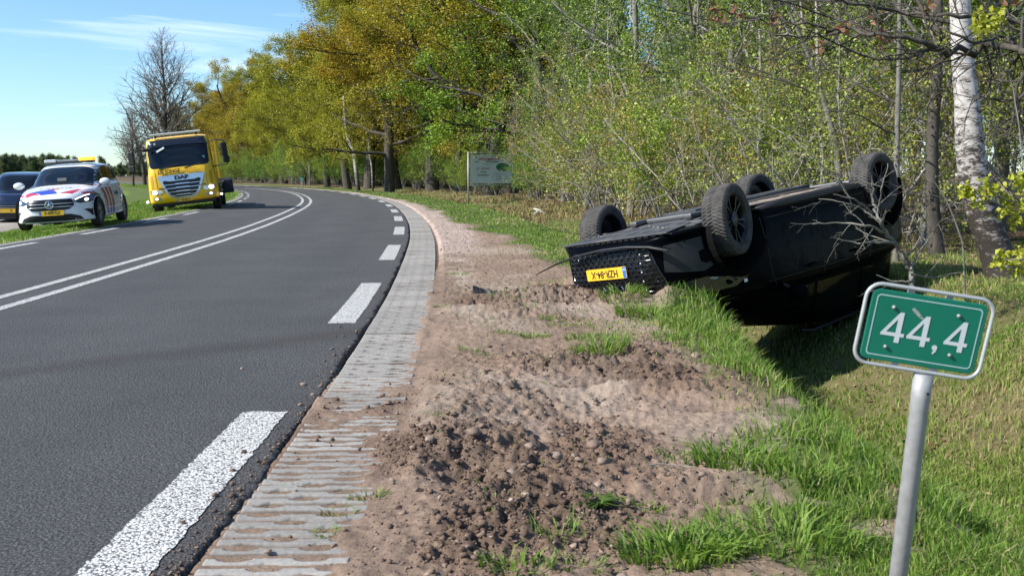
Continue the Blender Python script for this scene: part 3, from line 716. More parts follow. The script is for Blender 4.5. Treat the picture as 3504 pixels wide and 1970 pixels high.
# ================================================================== TREES
def V3(a): return np.array(a, float)
class Grow:
    def __init__(s, seed): s.r = random.Random(seed); s.lines = []; s.tips = []
    def rv(s): return V3((s.r.gauss(0, 1), s.r.gauss(0, 1), s.r.gauss(0, 1)))
    def branch(s, p, d, length, r0, lv, P):
        """lv counts up; P[lv] = dict(seg, wig, up, n, ang, ratio, rr, start)"""
        q = P[lv]; k = q.get('seg', 5); d = d / np.linalg.norm(d); pts = [p]; dirs = [d]; st = length / k
        for i in range(k):
            d = d + s.rv() * q['wig'] + V3((0, 0, q['up'])); d = d / np.linalg.norm(d); p = p + d * st; pts.append(p); dirs.append(d)
        r1 = r0 * q.get('taper', .25); rad = [r0 + (r1 - r0) * (i / k) for i in range(k + 1)]
        s.lines.append((pts, rad, lv))
        if lv + 1 >= len(P):
            s.tips.append((pts, dirs)); return
        n = q['n'] if isinstance(q['n'], int) else s.r.randint(*q['n']); st0 = q.get('start', .2)
        ph = s.r.random() * 6.28
        for c in range(n):
            t = st0 + (1 - st0) * (c + s.r.random() * .8) / n; t = min(t, .999); i = int(t * k); f = t * k - i
            bp = pts[i] * (1 - f) + pts[i + 1] * f; bd = dirs[i]
            ph += 2.4 + s.r.gauss(0, .4); o = np.cross(bd, V3((math.cos(ph), math.sin(ph), .1))); o = o / (np.linalg.norm(o) + 1e-9)
            a = math.radians(q['ang'] + s.r.gauss(0, q.get('angv', 9))); nd = bd * math.cos(a) + o * math.sin(a)
            prof = q.get('prof'); sc = prof(t) if prof else (1.05 - .6 * t)
            rr = rad[i] * q.get('rr', .5)
            s.branch(bp, nd, length * q['ratio'] * sc * s.r.uniform(.75, 1.2), min(rr, rad[i] * .9), lv + 1, P)
def tubes(lines, sides=(9, 6, 4, 3, 3, 3)):
    Vs = []; F4 = []; k = 0
    for pts, rad, lv in lines:
        n = sides[min(lv, len(sides) - 1)]; pts = np.array(pts); m = len(pts)
        t = np.gradient(pts, axis=0); t /= np.linalg.norm(t, axis=1)[:, None] + 1e-9
        u = np.array([1., .13, .07]) if abs(t[0, 0]) < .8 else np.array([.1, 1., 0]); u = u[None] - t * (t @ u)[:, None]; u /= np.linalg.norm(u, axis=1)[:, None] + 1e-9
        w = np.cross(t, u); a = np.arange(n) * 2 * PI / n
        ring = pts[:, None] + (u[:, None] * np.cos(a)[None, :, None] + w[:, None] * np.sin(a)[None, :, None]) * np.array(rad)[:, None, None]
        Vs.append(ring.reshape(-1, 3)); i = np.arange(m - 1)[:, None] * n; j = np.arange(n)[None]
        F4.append(np.stack([k + i + j, k + i + (j + 1) % n, k + i + n + (j + 1) % n, k + i + n + j], -1).reshape(-1, 4)); k += m * n
    return np.concatenate(Vs), np.concatenate(F4)
def leaves_on(g, per, spread, size, m, tone=(.5, .2), bias=.35, clump=0, aspect=.6, keep=1.):
    P = []
    for pts, dirs in g.tips:
        if g.r.random() > keep: continue
        pts = np.array(pts); t = RNG.random(per) ** .7 * (len(pts) - 1.001); i = t.astype(int); f = (t - i)[:, None]
        q = pts[i] * (1 - f) + pts[i + 1] * f + RNG.normal(0, spread, (per, 3)); P.append(q)
    P = np.concatenate(P); n = len(P)
    tn = np.clip(RNG.normal(tone[0], tone[1], n) + .25 * (fbm(P[:, 0] * 1.1 + P[:, 2] * .7, P[:, 1] * 1.1 - P[:, 2] * .5, 2, 7) - .5), 0, 1)
    return quads('leaves', P, size * RNG.uniform(.6, 1.25, n), tn, m, bias=bias, aspect=aspect, fold=.12)
def barkmat(name, a, b_, scale=9, stretch=.25, bd=.02):
    m = mat(name, rough=.92, spec=.15); N, L, b = nodes(m)
    t = N.new('ShaderNodeTexCoord'); mp = N.new('ShaderNodeMapping'); mp.inputs['Scale'].default_value = (1, 1, stretch); L.new(t.outputs['Object'], mp.inputs[0])
    n = noise_node(m, scale, 7, .72, vec=mp.outputs[0]); L.new(ramp(m, n.outputs[0], [(.3, a), (.7, b_)]), b.inputs['Base Color']); bump(m, n.outputs[0], .8, bd); return m
bark_dark = barkmat('oak_bark', (.035, .03, .024), (.13, .115, .095))
bark_twig = barkmat('twig_bark', (.15, .13, .11), (.40, .365, .32), 14, .5, .004)
bark_grey = barkmat('grey_bark', (.10, .095, .08), (.26, .245, .21), 12, .4, .008)
bark_pale = barkmat('pale_bark', (.16, .14, .12), (.46, .42, .37), 7, 1., .006)
leaf_oak = leafmat('young_oak_leaves', [(0, (.07, .075, .014)), (.4, (.25, .255, .03)), (.75, (.45, .46, .06)), (1, (.6, .6, .15))], .34, .6, ((.82, .80, .8), (1.12, 1.06, 1.)))
leaf_green = leafmat('fresh_green_leaves', [(0, (.03, .06, .01)), (.45, (.12, .20, .025)), (.75, (.28, .39, .055)), (1, (.52, .58, .20))], .32, .45, ((.85, .85, .8), (1.1, 1.08, 1.)), .35)
leaf_bud = leafmat('brown_buds', [(0, (.15, .10, .03)), (.5, (.27, .20, .06)), (1, (.40, .36, .09))], .3, .7, ((.85, .85, .85), (1.1, 1.05, 1.)))
leaf_dull = leafmat('far_leaves', [(0, (.05, .07, .035)), (.5, (.11, .145, .06)), (1, (.2, .22, .10))], .3, .8, ((.8, .85, .9), (1.15, 1.1, 1.)))
PROTO = {}
def proto(kind, g, bark, twig_levels, leafmesh, sides=(9, 6, 4, 3, 3, 3)):
    tr = [l for l in g.lines if l[2] == 0]; br = [l for l in g.lines if l[2] > 0]
    V, F = tubes(tr, sides); mt = np_mesh('trunk', V, F, None, [bark], smooth=True)
    V, F = tubes(br, sides); mb = np_mesh('branches', V, F, None, [twig_levels], smooth=True)
    PROTO[kind] = (mt, mb, leafmesh)
def place(kind, name, label, cat, x, y, scale=1., rz=None, group=None, color=None, z=None, leaves=True, lean=(0, 0), zs=None):
    mt, mb, ml = PROTO[kind]
    t = thing(name, label, cat, (x, y, (hz(x, y) if z is None else z) - .05), random.random() * 6.28 if rz is None else rz, group)
    t.scale = (scale, scale, (zs or scale)); t.rotation_euler.x, t.rotation_euler.y = lean
    link('trunk', mt, None, t); link('branches', mb, None, t)
    if ml is not None and leaves:
        c = link('crown', ml, None, t); c.color = (*(color or (1, 1, 1)), 1)
    return t
def oakP(h):
    return [dict(seg=9, wig=.05, up=.02, n=15, ang=62, ratio=.50, rr=.50, start=.20, taper=.22, prof=lambda t: 1.1 - .55 * t),
            dict(seg=7, wig=.16, up=.035, n=9, ang=46, ratio=.48, rr=.5, start=.22, taper=.2),
            dict(seg=5, wig=.2, up=.05, n=7, ang=42, ratio=.50, rr=.5, start=.15, taper=.25),
            dict(seg=3, wig=.25, up=.05, n=0, ang=40, ratio=.4)]
for i in range(3):
    g = Grow(100 + i); g.branch(V3((0, 0, 0)), V3((g.r.gauss(0, .03), g.r.gauss(0, .03), 1)), 17, .42, 0, oakP(17))
    lm = leaves_on(g, 62, .24, .135, leaf_oak, (.5, .22), keep=.95)
    proto('oak%d' % i, g, bark_dark, bark_dark, lm, (12, 6, 4, 3))
for i in range(2):
    P = [dict(seg=10, wig=.05, up=.03, n=22, ang=48, ratio=.34, rr=.42, start=.12, taper=.15, prof=lambda t: 1.1 - .6 * t),
         dict(seg=6, wig=.14, up=.04, n=9, ang=42, ratio=.45, rr=.5, start=.15, taper=.2),
         dict(seg=3, wig=.2, up=.02, n=4, ang=40, ratio=.5, rr=.6, start=.2, taper=.3), dict(seg=2, wig=.25, up=-.05, n=0, ang=40, ratio=.4)]
    g = Grow(200 + i); g.branch(V3((0, 0, 0)), V3((0, 0, 1)), 12, .13, 0, P)
    proto('green%d' % i, g, bark_grey, bark_twig, leaves_on(g, 29, .10, .085, leaf_green, (.5, .25), keep=.72), (9, 5, 3, 3))
for i in range(2):   # leafy understorey shrub
    g = Grow(300 + i)
    P = [dict(seg=6, wig=.12, up=.03, n=9, ang=42, ratio=.42, rr=.5, start=.15, taper=.2), dict(seg=4, wig=.2, up=.04, n=6, ang=42, ratio=.5, rr=.5, start=.15, taper=.25), dict(seg=3, wig=.25, up=.02, n=0, ang=40, ratio=.4)]
    for k in range(9):
        a = k * 2.4; g.branch(V3((.18 * math.cos(a), .18 * math.sin(a), 0)), V3((math.cos(a) * .42, math.sin(a) * .42, 1)), g.r.uniform(2.4, 4.), .022, 0, P)
    proto('shrub%d' % i, g, bark_twig, bark_twig, leaves_on(g, 36, .075, .062, leaf_green, (.55, .22)), (5, 4, 3))
for i in range(3):   # mostly bare thicket
    g = Grow(400 + i)
    P = [dict(seg=8, wig=.16, up=.02, n=9, ang=46, ratio=.46, rr=.5, start=.12, taper=.25), dict(seg=6, wig=.24, up=.03, n=8, ang=48, ratio=.5, rr=.55, start=.1, taper=.3), dict(seg=4, wig=.28, up=.03, n=3, ang=45, ratio=.55, rr=.7, start=.1, taper=.4), dict(seg=2, wig=.3, up=.0, n=0, ang=40, ratio=.4)]
    for k in range(7):
        a = k * 2.4; g.branch(V3((.25 * math.cos(a), .25 * math.sin(a), 0)), V3((math.cos(a) * .55, math.sin(a) * .55, 1)), g.r.uniform(3., 4.8), .026, 0, P)
    proto('thicket%d' % i, g, bark_twig, bark_twig, leaves_on(g, 8 if i < 2 else 6, .055, .055, leaf_green if i < 2 else leaf_bud, (.62, .25), keep=.8), (5, 4, 3, 3))
g = Grow(500)   # bare poplar, pointed crown
P = [dict(seg=12, wig=.025, up=.03, n=64, ang=42, ratio=.36, rr=.42, start=.16, taper=.05, prof=lambda t: 1.12 * (1 - t) ** .75 + .10), dict(seg=7, wig=.10, up=.12, n=12, ang=38, ratio=.42, rr=.62, start=.1, taper=.3), dict(seg=4, wig=.14, up=.08, n=7, ang=34, ratio=.5, rr=.6, start=.1, taper=.4), dict(seg=2, wig=.2, up=.04, n=0, ang=30, ratio=.4)]
g.branch(V3((0, 0, 0)), V3((0, 0, 1)), 15.3, .25, 0, P)
twig_far = barkmat('poplar_twigs', (.13, .11, .095), (.22, .19, .16), 10, .5, .002)
proto('poplar', g, bark_dark, twig_far, None, (8, 4, 3, 3))
g = Grow(600)   # far tree
P = [dict(seg=5, wig=.05, up=.03, n=14, ang=58, ratio=.46, rr=.5, start=.15, taper=.3), dict(seg=4, wig=.16, up=.05, n=8, ang=45, ratio=.5, rr=.5, start=.1), dict(seg=2, wig=.2, up=.03, n=0, ang=40, ratio=.4)]
g.branch(V3((0, 0, 0)), V3((0, 0, 1)), 8.5, .2, 0, P)
proto('far0', g, bark_dark, bark_dark, leaves_on(g, 60, .4, .42, leaf_dull, (.5, .22)), (6, 4, 3))

def wide(t, k=1.28):
    t.scale.x *= k; t.scale.y *= k; return t
def px_place(px, Y, **k):
    p = at(px, 600, Y); return p.x, Y
OC = {'olive': (1, 1, 1), 'yellow': (1.12, 1.12, .95), 'brown': (1.0, .84, .85), 'green': (.62, .95, .9), 'rust': (1.15, .84, .7)}
# oaks one can pick out, from the wood's near end to the far bend
for i, (px, Y, sc, c, lab) in enumerate([
    (1831, 50, .82, 'green', 'oak with a forked trunk right of the golf billboard'), (1743, 60, .9, 'green', 'slimmer oak just behind the right post of the billboard'),
    (1680, 57, 1.02, 'brown', 'thick oak rising directly behind the billboard'), (1572, 69, .85, 'brown', 'dark oak trunk just left of the billboard'),
    (1479, 72, .98, 'rust', 'stout oak with rusty young leaves, two trunks left of the billboard'), (1357, 84, .9, 'olive', 'crooked oak behind the pair of slim trunks'),
    (1331, 74, .8, 'olive', 'slim dark oak with a low side fork'), (1262, 90, 1.0, 'olive', 'oak between the leaning birch and the forked slim oak'),
    (1190, 92, .78, 'yellow', 'yellow olive oak whose limbs hang over the leaning birch'), (1120, 104, .70, 'yellow', 'golden green oak on the outer side of the bend'),
    (1040, 118, .78, 'yellow', 'bright yellow green oak where the road bends away'), (975, 134, .84, 'yellow', 'oak with a rounded yellow crown before the brown oaks'),
    (905, 152, .98, 'brown', 'first brownish oak past the yellow crowned ones'), (846, 172, 1.0, 'brown', 'brown budding oak with a dark forking trunk beside the road'),
    (800, 196, 1.0, 'rust', 'orange brown oak above the far road'), (760, 226, 1.05, 'brown', 'brown oak farther along the far road'),
    (722, 262, 1.05, 'brown', 'second last oak of the roadside row'), (690, 305, 1.05, 'olive', 'last oak at the far end of the roadside row')]):
    x, y = px_place(px, Y); wide(place('oak%d' % (i % 3), 'oak_tree', lab, 'tree', x, y, sc, color=OC[c]))
# second line of oaks filling the canopy behind the roadside row
for i, (px, Y, sc, c) in enumerate([(1215, 103, .76, 'yellow'), (1160, 112, .68, 'olive'), (1085, 122, .76, 'yellow'), (1010, 138, .80, 'yellow'), (940, 156, .84, 'brown'), (880, 176, .9, 'brown'), (825, 200, .95, 'brown'), (782, 226, .98, 'rust'),
        (745, 258, 1.0, 'brown'), (706, 300, 1.05, 'brown'), (672, 340, 1.1, 'brown'), (1300, 100, 1.0, 'olive'), (1400, 95, 1.05, 'olive'), (1450, 88, 1.0, 'yellow'), (1530, 84, 1.0, 'brown')]):
    lb_ = ['above the thin pale birch', 'above the leaning birch', 'over the golden oak on the bend', 'between the golden and the bright yellow green oak', 'next to the rounded yellow crown', 'behind the first brownish oak', 'behind the forking brown oak', 'behind the orange brown oak', 'behind the farther brown oak', 'near the end of the roadside row', 'closing the far end of the roadside row', 'over the forked slim oak', 'behind the crooked oak', 'left of the stout rusty oak', 'between the stout rusty oak and the dark trunk'][i]
    x, y = px_place(px, Y); wide(place('oak%d' % ((i + 1) % 3), 'oak_tree', 'second line oak with its crown showing ' + lb_, 'tree', x, y, sc, group='oaks of the second line', color=OC[c]), 1.35)
# deeper oaks, nothing tells them apart
for i in range(46):
    Y = 46 + i * 5.2 + random.uniform(-3, 3); d = random.uniform(20, 44) + (i % 3) * 7
    x = float(xe(Y)) + d * math.sqrt(1 + float(slope(Y)) ** 2)
    if x / Y * 3333 + 1752 < 900: continue
    place('oak%d' % (i % 3), 'oak_tree', 'oak standing deep in the wood behind the roadside oaks', 'tree', x, Y, random.uniform(.8, 1.05), group='oaks deep in the wood', color=OC[random.choice(['olive', 'green', 'brown', 'green'])])
# green mid trees near right
for i, (px, Y, sc, lab) in enumerate([
    (2010, 34, .95, 'green leafed tree left of the overturned car'), (2160, 29, .95, 'green tree rising behind the front of the overturned car'), (2330, 25, .92, 'green tree above the middle of the overturned car'),
    (2480, 24, .9, 'green tree with pale stem behind the rear wheel of the car'), (2640, 21, .95, 'pale stemmed young tree above the raised rear wheel'), (2830, 19, .95, 'young tree right behind the raised rear wheel'),
    (3010, 19, .9, 'tree between the raised wheel and the white birch'), (3180, 15.5, .9, 'dark trunked tree just left of the white birch'), (3420, 17, 1., 'green tree behind the white birch'), (3640, 15, 1., 'green tree at the right edge of the view'),
    (1930, 42, 1.05, 'tall light green tree over the oak right of the billboard'), (1900, 52, 1.1, 'light green tree behind the oak right of the billboard')]):
    x, y = px_place(px, Y); place('green%d' % (i % 2), 'young_tree', lab, 'tree', x, y, sc * 1.05, color=(1, 1, 1))
for i in range(54):
    Y = 15 + i * 1.5 + random.uniform(-1, 1); d = random.uniform(11, 18) + (i % 4) * 4.5
    x = float(xe(Y)) + d * math.sqrt(1 + float(slope(Y)) ** 2)
    place('green%d' % (i % 2), 'young_tree', 'young green tree inside the wood behind the edge thicket', 'tree', x, Y, random.uniform(.8, 1.2), group='young trees inside the wood', color=random.choice([(1, 1, 1), (.8, .95, .9), (1.1, 1.0, .8)]))
# thicket and shrubs along the edge
k = 0
for Y, d in [(14.5, 9.8), (15.3, 6.9), (17, 8.4), (18, 6.6), (19.5, 8), (20.5, 6.4), (22, 7.4), (23.5, 6.2), (25, 7.2), (27, 6.2), (29, 7.4), (31, 6.3), (33, 7.6), (35, 6.6), (38, 7.2), (41, 7.6), (26, 10), (21, 11), (16.5, 12), (31, 11), (36, 10.5), (14, 12.5)]:
    x = float(xe(Y)) + d * math.sqrt(1 + float(slope(Y)) ** 2)
    kind = ('thicket%d' % (k % 3)) if (k % 3 != 1 or Y < 16) else 'shrub%d' % (k % 2)
    place(kind, 'thicket_shrub', 'twiggy half bare bush in the thicket along the wood edge', 'bush', x, Y, random.uniform(.9, 1.25), group='bushes of the edge thicket', color=random.choice([(1.15, 1.0, .8), (1.0, .95, .8), (1.1, 1.1, .9)])); k += 1
for i in range(46):
    Y = 40 + i * 2.8 + random.uniform(-1, 1); d = (7.2 if i % 2 else 9.5) + random.uniform(-.6, .8)
    x = float(xe(Y)) + d * math.sqrt(1 + float(slope(Y)) ** 2)
    place('shrub%d' % (i % 2), 'leafy_shrub', 'low leafy green shrub under the roadside oaks', 'bush', x, Y, random.uniform(.6, .95) if Y < 70 else random.uniform(1.0, 1.5), group='leafy shrubs under the oaks', color=random.choice([(1, 1, 1), (1.15, 1.05, .8), (.85, 1, .9)]))
for i in range(60):
    Y = 44 + i * 3.2 + random.uniform(-1.5, 1.5); d = random.uniform(11, 26)
    x = float(xe(Y)) + d * math.sqrt(1 + float(slope(Y)) ** 2)
    if x / Y * 3333 + 1752 < 760: continue
    place('green%d' % (i % 2) if i % 3 else 'shrub%d' % (i % 2), 'understorey_tree', 'green understorey tree in the shade between the oaks', 'tree', x, Y, (random.uniform(.45, .8) if i % 3 else random.uniform(1.2, 1.7)), group='understorey trees between the oaks', color=random.choice([(1, 1, 1), (.8, .95, .9), (1.1, 1.05, .8)]))
for px, Y, sc in ((1000, 122, .75), (1060, 112, .7), (940, 140, .8)):
    x, y = px_place(px, Y); place('green%d' % (Y % 2), 'bright_tree', 'bright light green tree below the yellow oaks at the bend', 'tree', x, y, sc, group='bright trees at the bend', color=(1.25, 1.2, .9))
# left side trees
x, y = px_place(560, 97); wide(place('poplar', 'bare_poplar', 'tall bare pointed tree rising behind the yellow truck', 'tree', x, y, 1.0, rz=1.), 1.35)
x, y = px_place(494, 128); wide(place('oak1', 'budding_tree', 'brown budding tree left behind the tall bare tree', 'tree', x, y, .60, rz=2.5, leaves=False), 1.15)
x, y = px_place(455, 122); place('poplar', 'bare_tree', 'low bare tree at the left foot of the tall bare tree', 'tree', x, y, .66, rz=3.)
x, y = px_place(610, 190); place('oak0', 'budding_tree', 'dark budding tree filling the gap right of the tall bare tree', 'tree', x, y, .75, color=(.7, .6, .8))
for i in range(64):
    px = -80 + i * 6.4 + random.uniform(-4, 4); Y = 340 + random.uniform(-25, 45)
    x, y = px_place(px, Y); s = random.uniform(.75, 1.) * (.9 if px < 235 else .0) + (random.uniform(.3, .5) if px >= 235 else 0)
    place('far0', 'far_tree', 'dull green tree in the distant row beyond the field', 'tree', x, y, s, group='trees beyond the field', color=random.choice([(1, 1, 1), (.8, .95, .9), (1.25, 1., .8)]), z=-.4)
for px, Y, s, lab in ((265, 300, .72, 'rounded far tree just right of the distant row'), (350, 300, .72, 'round open crowned far tree left of the gap'), (312, 300, .62, 'round far tree beside the open crowned one')):
    x, y = px_place(px, Y); place('far0', 'far_tree', lab, 'tree', x, y, s, color=(1.2, 1.05, .8), z=-.4)
for i in range(34):
    px = 330 + i * 12 + random.uniform(-4, 4); Y = 520 + random.uniform(-40, 40); x, y = px_place(px, Y)
    place('far0', 'far_tree', 'low tree on the horizon between the bare tree and the far row', 'tree', x, y, random.uniform(.6, .95), group='trees on the horizon', color=(.9, 1, 1.1), z=-.5)

# leaning birches and the big white birch
def birch_mat():
    m = mat('birch_bark', rough=.75, spec=.25); N, L, b = nodes(m)
    t = N.new('ShaderNodeTexCoord'); sx = N.new('ShaderNodeSeparateXYZ'); L.new(t.outputs['Object'], sx.inputs[0])
    mp = N.new('ShaderNodeMapping'); mp.inputs['Scale'].default_value = (1, 1, 2.6); L.new(t.outputs['Object'], mp.inputs[0])
    a = noise_node(m, 5.5, 8, .75, vec=mp.outputs[0]); a2 = noise_node(m, 26, 5, .7, vec=mp.outputs[0])
    lowd = math_(m, 'MULTIPLY', math_(m, 'SUBTRACT', 2.1, sx.outputs[2]), .085)
    f = math_(m, 'ADD', math_(m, 'ADD', a.outputs[0], math_(m, 'MULTIPLY', math_(m, 'SUBTRACT', a2.outputs[0], .5), .42)), lowd)
    c = ramp(m, f, [(.46, (.54, .505, .47)), (.54, (.33, .29, .26)), (.60, (.05, .042, .036))])
    L.new(mixc(m, 1., c, ramp(m, a2.outputs[0], [(.3, .8), (.7, 1.1)]), 'MULTIPLY'), b.inputs['Base Color']); bump(m, f, -.8, .03); return m
birch_m = birch_mat()
def trunk_through(name, pxs, Y, label, m, n=18, cat='tree', base=None, seed=1, twigs=None, rough=.10):
    """pxs: (px, py, width px) from the foot up"""
    P0 = at(pxs[0][0], pxs[0][1], Y); P0.z = hz(P0.x, P0.y) - .08
    t = thing(name, label, cat, tuple(P0))
    pts = [np.array(at(a, b, Y)) - np.array(P0) for a, b, w in pxs]; pts[0] = np.array([pts[0][0], 0, 0.]); rad = [w / 2 / 3333 * Y for _, _, w in pxs]
    s = np.linspace(0, len(pts) - 1, (len(pts) - 1) * 14 + 1); ii = np.minimum(s.astype(int), len(pts) - 2); f = s - ii
    A = np.array(pts); A2 = np.vstack([2 * A[0] - A[1], A, 2 * A[-1] - A[-2]]); R = np.array(rad); R = np.interp(s, np.arange(len(R)), R)
    def cr(i, f): p0, p1, p2, p3 = A2[i], A2[i + 1], A2[i + 2], A2[i + 3]; return .5 * (2 * p1 + (p2 - p0) * f + (2 * p0 - 5 * p1 + 4 * p2 - p3) * f * f + (3 * p1 - p0 - 3 * p2 + p3) * f ** 3)
    C = np.array([cr(i, q) for i, q in zip(ii, f)])
    V, F = tubes([(list(C), list(R), 0)], (n,))
    th = np.tile(np.arange(n) * 2 * PI / n, len(C)); zz = V[:, 2]; cc = np.repeat(C, n, 0)
    k = 1 + rough * 2 * (fbm(np.cos(th) * 1.5 + 5, zz * 1.6 + np.sin(th) * 1.5, 4, seed) - .5) + (.35 * np.exp(-zz / .18))
    V = cc + (V - cc) * k[:, None]
    link('trunk', np_mesh('trunk', V, F, None, [m], smooth=True), None, t)
    if twigs:
        g = Grow(seed)
        for fr, ang, ln, r in twigs:
            j = int(fr * (len(C) - 1)); P = [dict(seg=8, wig=.12, up=.0, n=9, ang=42, ratio=.4, rr=.45, start=.15, taper=.15), dict(seg=5, wig=.2, up=.0, n=5, ang=42, ratio=.5, rr=.55, start=.15), dict(seg=3, wig=.25, up=-.03, n=0, ang=4, ratio=.4)]
            g.branch(C[j], V3((math.cos(ang), math.sin(ang) * .5, .35)), ln, r, 0, P)
        V, F = tubes(g.lines, (5, 4, 3)); link('branches', np_mesh('br', V, F, None, [bark_dark], smooth=True), None, t)
    return t, C
trunk_through('birch_tree', [(3446, 985, 106), (3402, 840, 102), (3362, 730, 98), (3324, 545, 94), (3309, 345, 80), (3292, 177, 70), (3284, 0, 64), (3270, -260, 50), (3240, -700, 36), (3225, -1100, 18)], 11.2, 'thick white birch trunk with cracked bark standing on the far bank', birch_m, 26, seed=3, rough=.09,
              twigs=[(.62, 2.6, 2.2, .03), (.7, .4, 2., .03), (.78, 3.3, 2, .025), (.86, .9, 1.8, .02)])
trunk_through('birch_tree', [(1225, 612, 15), (1217, 570, 13), (1208, 520, 12), (1190, 470, 10), (1181, 410, 9), (1176, 330, 6)], 78, 'slender white birch leaning left at the wood edge by the bend', birch_m, 8, seed=5)
trunk_through('birch_tree', [(1275, 608, 7), (1272, 570, 6), (1265, 535, 5), (1260, 470, 4)], 80, 'very thin pale birch right of the leaning one', birch_m, 6, seed=6)
trunk_through('grey_trunk_tree', [(3206, 860, 50), (3196, 760, 48), (3188, 640, 44), (3190, 480, 40), (3202, 300, 36), (3210, 60, 30), (3215, -500, 20)], 14., 'dark grey trunk standing just left of the white birch', bark_dark, 14, seed=7)
trunk_through('pole_tree', [(3072, 760, 20), (3068, 640, 20), (3070, 460, 19), (3076, 250, 17), (3078, 60, 15), (3080, -300, 10)], 13.2, 'slim straight grey stem beside the raised rear wheel', bark_grey, 8, seed=8, twigs=[(.5, 2.8, 2.2, .018), (.6, .3, 2., .018), (.72, 2.3, 1.8, .015), (.4, 3.4, 1.6, .015)])
trunk_through('pale_stem_tree', [(2830, 740, 22), (2822, 600, 20), (2806, 420, 19), (2800, 250, 16), (2796, 120, 12), (2790, -200, 8)], 17., 'pale stem rising behind the car between its rear wheels', bark_pale, 8, seed=9, twigs=[(.5, 3., 2.5, .02), (.7, .4, 2.4, .02)])
trunk_through('pale_stem_tree', [(2596, 700, 16), (2598, 560, 16), (2601, 440, 15), (2604, 300, 13), (2600, 100, 10)], 20., 'thin pale stem behind the far rear wheel', bark_pale, 8, seed=10)
trunk_through('leaning_stem_tree', [(2880, 700, 26), (2868, 560, 26), (2840, 420, 22), (2815, 330, 18), (2770, 200, 14), (2700, 40, 10)], 16., 'mossy stem leaning left behind the raised wheel', bark_grey, 8, seed=11, twigs=[(.6, 2.8, 2.5, .02), (.8, 1., 2.4, .02)])
trunk_through('thin_sapling', [(3308, 990, 7), (3296, 860, 7), (3280, 790, 6), (3235, 680, 5), (3175, 590, 4), (3140, 520, 3)], 9.8, 'whip thin bent sapling in front of the white birch', bark_grey, 6, seed=12, twigs=[(.6, 2.6, .6, .005), (.75, .3, .6, .004), (.9, 3., .5, .004)])

# near bare shrub in front of the raised rear of the car
def limbs(name, label, cat, lines, Y, m, P, every, seed, foot=None, leaf=None, sides=(7, 5, 4, 3), yj=.25, twigdir=None):
    """lines: list of pixel polylines (px, py, width px)"""
    g = Grow(seed); b0 = at(*lines[0][0][:2], Y) if foot is None else Vector(foot)
    t = thing(name, label, cat, tuple(b0)); B = np.array(b0)
    for ln in lines:
        pts = []; rad = []
        for i, (a, b, w) in enumerate(ln):
            yy = Y + g.r.uniform(-yj, yj) * (i > 0); pts.append(np.array(at(a, b, yy)) - B); rad.append(w / 2 / 3333 * Y)
        s = np.linspace(0, len(pts) - 1, (len(pts) - 1) * 5 + 1); A = np.array([[np.interp(q, np.arange(len(pts)), [p[k] for p in pts]) for k in range(3)] for q in s])
        A[1:-1] = (A[:-2] + 2 * A[1:-1] + A[2:]) / 4
        A[1:] += RNG.normal(0, rad[0] * .35, A[1:].shape); R = list(np.interp(s, np.arange(len(rad)), rad)); g.lines.append((list(A), R, 0))
        L_ = np.linalg.norm(np.diff(A, axis=0), axis=1).sum(); ph = 0
        for c in range(int(L_ * every)):
            u = (c + g.r.random()) / (L_ * every) * .85 + .12; j = min(int(u * (len(A) - 1)), len(A) - 2); d = A[j + 1] - A[j]; d /= np.linalg.norm(d); ph += 2.4
            o = np.cross(d, V3((math.cos(ph), math.sin(ph), .3))); o /= np.linalg.norm(o) + 1e-9
            nd = d * .62 + o * .75 + (V3(twigdir) if twigdir else 0)
            g.branch(A[j], nd, g.r.uniform(.45, 1.) * P[1]['len'], R[j] * .5, 1, P)
    V, F = tubes(g.lines, sides); link('branches', np_mesh('br', V, F, None, [m], smooth=True), None, t)
    if leaf: 
        o = link('crown', leaves_on(g, *leaf[:-2], **leaf[-1]), None, t)
    return t
Pn = [None, dict(len=.5, seg=5, wig=.16, up=.02, n=3, ang=42, ratio=.45, rr=.5, start=.15, taper=.3), dict(seg=3, wig=.22, up=.02, n=1, ang=40, ratio=.5, rr=.7, start=.3, taper=.6), dict(seg=2, wig=.2, up=0, n=0, ang=40, ratio=.4)]
limbs('bare_shrub', 'pale bare shrub reaching over the shaded side of the overturned car', 'bush',
      [[(3122, 985, 20), (3118, 925, 18), (3085, 860, 16), (3030, 790, 13), (3005, 755, 10), (2990, 700, 8), (2985, 620, 6), (2970, 560, 4)],
       [(3030, 795, 10), (2960, 770, 8), (2880, 762, 6), (2780, 766, 4)], [(3010, 760, 9), (2955, 715, 7), (2880, 690, 5), (2800, 680, 3)], [(3060, 830, 9), (2990, 828, 7), (2935, 833, 5), (2850, 812, 3)],
       [(2998, 740, 8), (3010, 700, 6), (3018, 640, 4), (3040, 560, 3)], [(2985, 730, 8), (2925, 680, 6), (2850, 665, 3)], [(3118, 925, 10), (3140, 870, 7), (3190, 800, 5), (3230, 740, 3)], [(3125, 960, 8), (3060, 965, 6), (3000, 940, 3)], [(3120, 940, 8), (3190, 950, 5), (3290, 930, 3)]],
      9.3, bark_grey, Pn, 4.2, 21, foot=at(3122, 985, 9.3), yj=.3)
